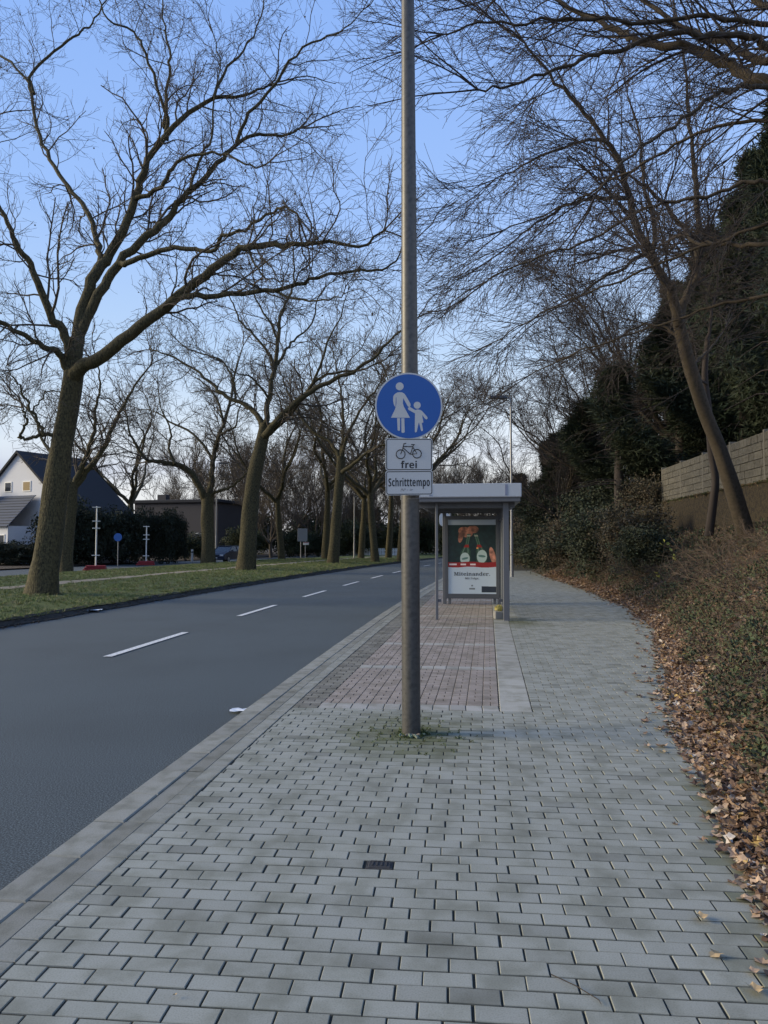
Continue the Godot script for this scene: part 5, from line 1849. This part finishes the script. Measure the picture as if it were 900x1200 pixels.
	for i in rows:
		for j in cols:
			var a := i * cols + j
			var b := i * cols + (j + 1) % cols
			s.tri(pt[a], pt[b + cols], pt[b])
			s.tri(pt[a], pt[a + cols], pt[b + cols])
	for i in s.n.size():
		if s.n[i].dot(s.v[i]) < 0.0:
			s.n[i] = -s.n[i]
	var bag := build(s, "crumpled_bag", M.yellow, null, kb + Vector3(0, 0.235, 0))
	say(bag, "crumpled yellow plastic bag on the small block in the shelter", "bag")


func small_things() -> void:
	# valve cover
	var t := thing("valve_cover", "small rectangular cast-iron valve cover set in the grey bricks", "cover", cover_at + Vector3(0, -0.012, 0), -0.0873)
	part_box(t, "frame", M.iron, Vector3(0, 0.0, 0), Vector3(0.140, 0.020, 0.092), 0.003)
	part_box(t, "lid", M.iron, Vector3(0, 0.009, 0), Vector3(0.120, 0.012, 0.074), 0.004)
	for k in 4:
		part_box(t, "rib", M.iron, Vector3(-0.036 + k * 0.024, 0.0165, 0.0), Vector3(0.009, 0.004, 0.045), 0.001)
	part_box(t, "rib", M.iron, Vector3(0, 0.0165, -0.030), Vector3(0.10, 0.004, 0.006), 0.001)
	# litter
	for q in [[Vector3(-1.486, -0.06, -7.784), 0.15, "flat scrap of pale paper lying against the near kerb"], [Vector3(-7.467, -0.04, -18.94), 0.30, "crumpled white litter at the soil edge of the grass median"]]:
		rng.seed = 95
		var s := Shape.new()
		var n := 4
		for i in n + 1:
			for j in n + 1:
				s.vert(Vector3((i - 2.0) / 4.0 * q[1] * 1.5 + rf(-0.01, 0.01), 0.012 + rf(0.0, 0.2) * q[1] * 0.5, (j - 2.0) / 4.0 * q[1] + rf(-0.02, 0.02)), Vector3(rf(-0.3, 0.3), 1, rf(-0.3, 0.3)).normalized())
		for i in n:
			for j in n:
				var a := i * (n + 1) + j
				s.ix.append_array([a, a + n + 2, a + 1, a, a + n + 1, a + n + 2])
		say(build(s, "litter", M.paper, null, q[0]), q[2], "litter")
	# a stick on the bricks
	var st := Shape.new()
	var a := Vector3(0.656, 0.008, -2.971)
	var b := Vector3(0.796, 0.008, -2.809)
	st.tube([Vector3(0, 0, 0), (b - a) * 0.5 + Vector3(0.006, 0.004, 0), b - a, (b - a) * 1.08 + Vector3(-0.01, 0, 0.012)], [0.0022, 0.002, 0.0018, 0.001], 6)
	say(build(st, "stick", M.beech, null, a), "thin bare stick lying on the grey bricks", "stick")
	# a sapling that still carries a few yellow leaves
	rng.seed = 98
	var sp := Vector3(6.679, 1.203, -18)
	var top := sp.y + 0.55
	sp.y = bank_y(sp.x, 18.0) - 0.03
	var sap := thing("sapling", "thin sapling with a few yellow-green leaves on the bank below the wall", "sapling", sp)
	var up := top - sp.y
	var ss := Shape.new()
	ss.tube([Vector3.ZERO, Vector3(0.03, up * 0.5, 0), Vector3(0.12, up * 0.8, 0), Vector3(0.16, up, 0.02)], [0.007, 0.006, 0.004, 0.002], 5)
	ss.tube([Vector3(0.12, up * 0.8, 0), Vector3(0.25, up * 0.86, 0.05), Vector3(0.36, up * 0.78, 0.08)], [0.004, 0.003, 0.002], 4)
	ss.tube([Vector3(0.02, up * 0.4, 0), Vector3(-0.08, up * 0.48, 0.05)], [0.004, 0.002], 4)
	build(ss, "stem", M.brush, sap)
	var ym := mat(srgb(0.36, 0.36, 0.07), 0.7)
	for q in [Vector3(0.16, up, 0), Vector3(0.06, up * 0.93, 0.03), Vector3(0.27, up * 0.84, 0.06), Vector3(0.36, up * 0.76, 0.08), Vector3(0.33, up * 0.70, 0.09), Vector3(-0.09, up * 0.46, 0.05), Vector3(-0.04, up * 0.40, 0.05), Vector3(0.02, up * 0.42, 0.03), Vector3(0.20, up * 0.95, 0.04)]:
		var lf := put(leaf_mesh(2), "leaf", ym, sap, q)
		lf.basis = Basis(Vector3(rf(-1, 1), rf(-1, 1), rf(-1, 1)).normalized(), rf(0.5, 2.5)).scaled(Vector3.ONE * rf(0.10, 0.15))
	# leaves blown onto the bricks
	rng.seed = 96
	var spots := [Vector3(2.469, 0.012, -6.757), Vector3(2.53, 0.012, -6.637), Vector3(2.048, 0.012, -6.047), Vector3(1.428, 0.012, -3.406), Vector3(2.257, 0.012, -6.072), Vector3(-0.782, 0.01, -2.836), Vector3(1.399, 0.012, -2.865), Vector3(1.363, 0.012, -3.115), Vector3(2.385, 0.012, -8.684), Vector3(2.717, 0.012, -8.39)]
	for i in spots.size():
		var lm: StandardMaterial3D = M.leaf.duplicate()
		lm.vertex_color_use_as_albedo = false
		lm.albedo_color = srgb(0.42, 0.30, 0.16) if i not in [1, 9] else srgb(0.11, 0.055, 0.035)
		var o := put(leaf_mesh(i % 3), "fallen_leaf", lm, null, spots[i])
		o.basis = Basis(Vector3.UP, rf(0, TAU)).scaled(Vector3.ONE * (0.07 if i != 5 else 0.022))
		say(o, "single dry leaf lying loose on the paving bricks", "leaf", "loose leaves on the paving")


func lamp(label: String, at: Vector3, tall: float, arm: Vector3) -> void:
	var t := thing("street_lamp", label, "street lamp", at)
	var s := Shape.new()
	s.tube([Vector3(0, -0.2, 0), Vector3(0, tall * 0.25, 0), Vector3(0, tall * 0.27, 0), Vector3(0, tall, 0)], [0.09, 0.085, 0.06, 0.045], 12, true)
	build(s, "pole", M.steel, t)
	s = Shape.new()
	s.tube([Vector3(0, tall, 0), arm * 0.4 + Vector3(0, tall + 0.04, 0)], [0.035, 0.03], 8, true)
	build(s, "arm", M.steel, t)
	s = Shape.new()
	var d := arm.normalized()
	s.block(Vector3.ZERO, Vector3(arm.length() * 0.85, 0.14, 0.30), 0.02, Basis(d, Vector3.UP, d.cross(Vector3.UP)))
	build(s, "lamp_head", M.dark_steel, t, arm * 0.65 + Vector3(0, tall + 0.05, 0))


func beacon(label: String, at: Vector3, tall: float) -> void:
	var t := thing("site_mast", label, "mast", at, 0.2)
	for k in 3:
		part_box(t, "base_plate", M.red, Vector3(0.03 * k - 0.04, 0.06 + 0.11 * k, 0), Vector3(1.35 - 0.12 * k, 0.10, 0.55), 0.02)
	var s := Shape.new()
	s.tube([Vector3(0, 0.3, 0), Vector3(0.02, tall, 0)], [0.045, 0.04], 10, true)
	build(s, "mast", M.white, t)
	for f in [0.985, 0.77, 0.66, 0.24]:
		part_box(t, "crossbar", M.white, Vector3(0, tall * f, 0.03), Vector3(0.46, 0.05, 0.05), 0.006)


func window(parent: Node, at: Vector3, w: float, h: float, glass: Material) -> void:
	var f := part_box(parent, "window", M.white, at, Vector3(w, h, 0.06), 0.008)
	part_box(f, "pane", glass, Vector3(0, 0, 0.022), Vector3(w - 0.16, h - 0.16, 0.03), 0.004)


func distance_things() -> void:
	var hl := Vector3(-29.782, 9.209, -60)
	var ap := hl.y
	hl.y = 0.0
	# the white gabled house
	var h := thing("white_house", "white rendered house with a steep dark roof and a slate-hung annex", "house", hl, -0.45)
	var W := 6.0
	var L := 6.5
	var ev := ap - 5.1
	var s := Shape.new()
	s.plate(PackedVector2Array([Vector2(-W + 0.2, 0), Vector2(W - 0.2, 0), Vector2(W - 0.2, ev + 0.15), Vector2(0, ap - 0.12), Vector2(-W + 0.2, ev + 0.15)]), -L, 0.0)
	build(s, "wall", M.render_wall, h)
	s = Shape.new()
	for g in [-1.0, 1.0]:
		var a := Vector3(0, ap, 0.25)
		var b := Vector3(g * W * 1.06, ev - 0.25, 0.25)
		var back := Vector3(0, 0, -L - 0.5)
		var th := Vector3(0, -0.22, 0)
		s.quad(a, b, b + back, a + back)
		s.quad(a + th, a + th + back, b + th + back, b + th)
		s.quad(a, a + th, b + th, b)
		s.quad(b, b + th, b + th + back, b + back)
	var roof := build(s, "roof", M.roof, h)
	part_box(roof, "chimney", M.house_brick, Vector3(0.9, ap + 0.1, -3.6), Vector3(0.6, 1.3, 0.6), 0.02)
	var gold_reflection := mat(srgb(0.32, 0.22, 0.09), 0.15)  # golden reflection painted into the base colour of one gable pane
	window(h, Vector3(-1.15, ap - 2.95, 0.02), 0.85, 0.85, M.window)
	window(h, Vector3(1.05, ap - 2.95, 0.02), 0.95, 0.85, gold_reflection)
	# the annex in front
	var an := -3.0
	s = Shape.new()
	s.plate(PackedVector2Array([Vector2(-7.0, 0), Vector2(2.3, 0), Vector2(2.3, 3.0), Vector2(-7.0, 3.0)]), 0.02, 2.6)
	build(s, "annex_wall", M.render_wall, h)
	var tile := Shape.new()
	tile.block(Vector3.ZERO, Vector3(9.7, 0.05, 0.36), 0.008, Basis(Vector3.RIGHT, 0.0))
	var tm := tile.mesh()
	for k in 11:   # slate courses of the annex roof
		var f := k / 11.0
		var c := put(tm, "slate_course", M.slate, h, Vector3(-2.35, lerpf(3.0, 5.55, f) + 0.05, lerpf(2.7, 0.2, f)))
		c.rotation.x = 0.62
	window(h, Vector3(-1.9, 1.75, 2.62), 0.8, 1.2, M.window)
	window(h, Vector3(1.6, 1.75, 2.62), 0.8, 1.2, M.window)
	part_box(h, "annex_chimney", M.house_brick, Vector3(-3.0, 5.6, 1.2), Vector3(0.8, 1.5, 0.8), 0.03)
	# the brick block behind
	var bb := Vector3(-24.87, 1.294, -88)
	bb.y = 0.0
	h = thing("brick_building", "long dark brick building with a flat-topped roof behind the hedges", "building", bb, -0.25)
	s = Shape.new()
	s.box(Vector3(0, 3.2, -4), Vector3(11.0, 6.4, 8.0))
	build(s, "wall", M.house_brick, h)
	part_box(h, "roof", M.roof, Vector3(0, 6.62, -4), Vector3(11.6, 0.42, 8.6), 0.08)
	part_box(h, "chimney", M.house_brick, Vector3(-3.4, 7.2, -3), Vector3(1.2, 0.9, 0.9), 0.03)
	for k in 3:
		window(h, Vector3(-3.2 + k * 3.2, 2.2, 0.03), 1.2, 1.3, M.window)
	# dark hedges and clipped conifers across the second carriageway
	var hedge := [[Vector3(-24.529, 0.475, -56), 2.1, 2.6], [Vector3(-23.522, 0.453, -57), 2.2, 2.8], [Vector3(-22.196, 0.431, -58), 2.3, 2.5], [Vector3(-20.748, 0.387, -60), 2.0, 2.7], [Vector3(-27.895, 0.496, -55), 2.2, 1.0], [Vector3(-26.5, 0.496, -55), 2.0, 0.95], [Vector3(-29.48, 0.496, -55), 2.4, 1.1], [Vector3(-25.232, 0.496, -55), 1.6, 1.0]]
	for i in hedge.size():
		var p: Vector3 = hedge[i][0]
		p.y = 0.0
		if hedge[i][2] > 2.0:
			evergreen("tall_hedge", "tall black-green evergreen bush massed beside the white house", "hedge", "tall evergreen bushes beside the house", p, Vector3(hedge[i][1], hedge[i][2], hedge[i][1]), "dark_hedge", i)
		else:
			evergreen("low_hedge", "low dark hedge in front of the white annex wall", "hedge", "low hedges before the annex", p, Vector3(hedge[i][1], hedge[i][2], hedge[i][1]), "dark_hedge", i)
	var cl := [[Vector3(-18.438, 0.272, -62), 1.75, 5.4], [Vector3(-20.213, 0.226, -64), 1.0, 5.0], [Vector3(-17.646, 0.249, -63), 1.1, 4.6]]
	for i in cl.size():
		var p: Vector3 = cl[i][0]
		p.y = 0.0
		var e := evergreen("round_conifer", "dense rounded dark conifer before the brick building", "conifer", "rounded conifers before the brick building", p, Vector3(cl[i][1], cl[i][2] / 2.0, cl[i][1]), "dark_hedge", i)
	var green := [[Vector3(-19.711, 0.037, -76), 2.4, 1.5], [Vector3(-15.596, -0.094, -82), 2.6, 2.0], [Vector3(-10.893, -0.269, -90), 2.6, 2.0], [Vector3(-9.014, -0.313, -92), 2.2, 1.7], [Vector3(-4.242, -0.313, -92), 3.0, 2.6], [Vector3(-6.954, -0.217, -104), 3.2, 3.4], [Vector3(-0.599, -0.217, -104), 3.0, 2.4], [Vector3(2.26, -0.106, -98), 3.2, 2.6], [Vector3(5.765, 0.087, -100), 3.4, 3.2], [Vector3(9.016, 0.216, -92), 3.0, 2.8], [Vector3(-17.929, -0.29, -108), 3.5, 3.4], [Vector3(-21.328, -0.143, -100), 3.0, 2.4], [Vector3(-3.459, -0.235, -120), 4.5, 4.8], [Vector3(-12.867, -0.3, -124), 4.0, 4.2], [Vector3(8.435, -0.203, -118), 4.5, 4.6]]
	for i in green.size():
		var p: Vector3 = green[i][0]
		p.y = 0.0
		evergreen("garden_shrub", "dark green shrub in the gardens beyond the far bend", "shrub", "shrubs beyond the far bend", p, Vector3(green[i][1], green[i][2], green[i][1]), "garden", i)
	# masts, lamps, signs
	beacon("tall pale mast with crossbars on stacked red base plates, at the median's far edge", Vector3(-17.632, -0.02, -45.286), 3.95)
	beacon("shorter pale mast with crossbars on red base plates, farther along the carriageway", Vector3(-18.124, -0.02, -56.377), 3.0)
	lamp("slim street lamp on the footpath behind the bus shelter, arm over the road", Vector3(6.381, 0, -36.939), 8.95, Vector3(-1.05, 0, 0.1))
	var q := Vector3(-15.896, 0.168, -70)
	q.y = 0.0
	lamp("street lamp behind the low-forking plane tree, beyond the second carriageway", q, 9.2, Vector3(1.0, 0, 0))
	q = Vector3(-3.066, 0.037, -76)
	q.y = 0.0
	lamp("small street lamp among the plane trees at the far bend", q, 6.4, Vector3(0.8, 0, 0))
	q = Vector3(-19.42, 0.518, -54)
	q.y = 0.0
	var t := thing("blue_disc_sign", "small round blue road sign before the dark hedge", "sign", q)
	s = Shape.new()
	s.tube([Vector3(0, 0, 0), Vector3(0, 2.3, 0)], [0.03, 0.03], 8, true)
	build(s, "pole", M.steel, t)
	s = Shape.new()
	s.plate(ring2(Vector2(0, 2.1), 0.30, 24), 0.035, 0.05)
	build(s, "disc", M.blue, t)
	q = Vector3(-7.883, -0.124, -72)
	q.y = 0.0
	t = thing("direction_sign", "grey-backed direction board on two posts with a red-edged plate below", "sign", q)
	for x in [-0.22, 0.22]:
		s = Shape.new()
		s.tube([Vector3(x, -0.1, 0), Vector3(x, 3.1, 0)], [0.035, 0.035], 8, true)
		build(s, "post", M.steel, t)
	part_box(t, "board", mat(srgb(0.20, 0.22, 0.25), 0.5), Vector3(-0.05, 2.45, 0.06), Vector3(0.95, 1.25, 0.04), 0.01)
	part_box(t, "plate", M.white, Vector3(0.3, 1.62, 0.06), Vector3(0.55, 0.26, 0.03), 0.008)
	part_box(t, "plate", M.red, Vector3(0.3, 1.70, 0.08), Vector3(0.5, 0.06, 0.02), 0.004)
	# white paling fence at the bend
	q = Vector3(-0.212, -0.313, -92)
	q.y = 0.0
	t = thing("picket_fence", "low white paling fence beyond the plane trees at the bend", "fence", q)
	for k in 26:
		if k % 9 == 6:
			continue
		part_box(t, "paling", M.white, Vector3(-2.6 + k * 0.2, 0.5, 0), Vector3(0.14, 1.0, 0.03), 0.006)
	for y in [0.3, 0.75]:
		part_box(t, "rail", M.white, Vector3(-0.1, y, -0.04), Vector3(5.2, 0.07, 0.04), 0.006)
	# waste bin by the far lamp
	q = Vector3(-17.117, 0.256, -66)
	q.y = 0.0
	t = thing("marker_post", "short white marker post by the far pavement", "post", q)
	part_box(t, "body", M.white, Vector3(0, 0.55, 0), Vector3(0.18, 1.1, 0.14), 0.03)
	part_box(t, "cap", M.dark_steel, Vector3(0, 0.86, 0.0), Vector3(0.19, 0.16, 0.15), 0.02)
	car()


func car() -> void:
	var q := Vector3(-14.071, -0.124, -66)
	q.y = -0.05
	var t := thing("parked_car", "dark blue estate car facing this way on the second carriageway", "car", q, atan2(-0.97, -0.25))
	var s := Shape.new()
	s.plate(PackedVector2Array([Vector2(-2.15, 0.30), Vector2(2.10, 0.28), Vector2(2.20, 0.50), Vector2(2.12, 0.72), Vector2(1.75, 0.88), Vector2(0.95, 0.98), Vector2(-2.05, 1.0), Vector2(-2.2, 0.85)]), -0.88, 0.88)
	build(s, "body", M.car_paint, t)
	s = Shape.new()
	var lo := [Vector3(-2.02, 0.99, 0.82), Vector3(1.05, 0.97, 0.82), Vector3(1.05, 0.97, -0.82), Vector3(-2.02, 0.99, -0.82)]
	var hi := [Vector3(-1.65, 1.42, 0.62), Vector3(0.20, 1.43, 0.62), Vector3(0.20, 1.43, -0.62), Vector3(-1.65, 1.42, -0.62)]
	for i in 4:
		var j := (i + 1) % 4
		s.quad(hi[i], hi[j], lo[j], lo[i])
	build(s, "windows", M.car_glass, t)
	part_box(t, "roof", M.car_paint, Vector3(-0.72, 1.445, 0), Vector3(1.95, 0.06, 1.28), 0.025)
	s = Shape.new()
	for z in [-1.0, 1.0]:
		for pr in [[Vector3(1.05, 0.97, 0.82), Vector3(0.2, 1.43, 0.62)], [Vector3(-0.6, 0.98, 0.825), Vector3(-0.65, 1.43, 0.62)], [Vector3(-2.02, 0.99, 0.82), Vector3(-1.65, 1.42, 0.62)]]:
			s.tube([pr[0] * Vector3(1, 1, z), pr[1] * Vector3(1, 1, z)], [0.045, 0.04], 5)
	build(s, "pillars", M.car_paint, t)
	for x in [-1.35, 1.35]:
		for z in [-0.80, 0.80]:
			s = Shape.new()
			s.tube([Vector3(0, 0, -0.11), Vector3(0, 0, -0.09), Vector3(0, 0, 0.09), Vector3(0, 0, 0.11)], [0.27, 0.31, 0.31, 0.27], 18, true)
			var w := build(s, "wheel", M.rubber, t, Vector3(x, 0.31, z))
			s = Shape.new()
			s.tube([Vector3(0, 0, -0.118), Vector3(0, 0, 0.118)], [0.19, 0.19], 14, true)
			build(s, "rim", M.steel, w)
	for z in [-0.62, 0.62]:
		part_box(t, "headlight", M.lamp_glass, Vector3(2.12, 0.66, z), Vector3(0.10, 0.13, 0.34), 0.02)
		part_box(t, "mirror", M.car_paint, Vector3(0.75, 1.05, z * 1.55), Vector3(0.10, 0.12, 0.18), 0.02)
	part_box(t, "grille", M.black, Vector3(2.15, 0.60, 0), Vector3(0.08, 0.12, 0.70), 0.02)
	part_box(t, "number_plate", M.white, Vector3(2.20, 0.43, 0), Vector3(0.02, 0.11, 0.50), 0.004)
	part_box(t, "bumper", M.car_paint, Vector3(2.16, 0.36, 0), Vector3(0.12, 0.14, 1.70), 0.03)
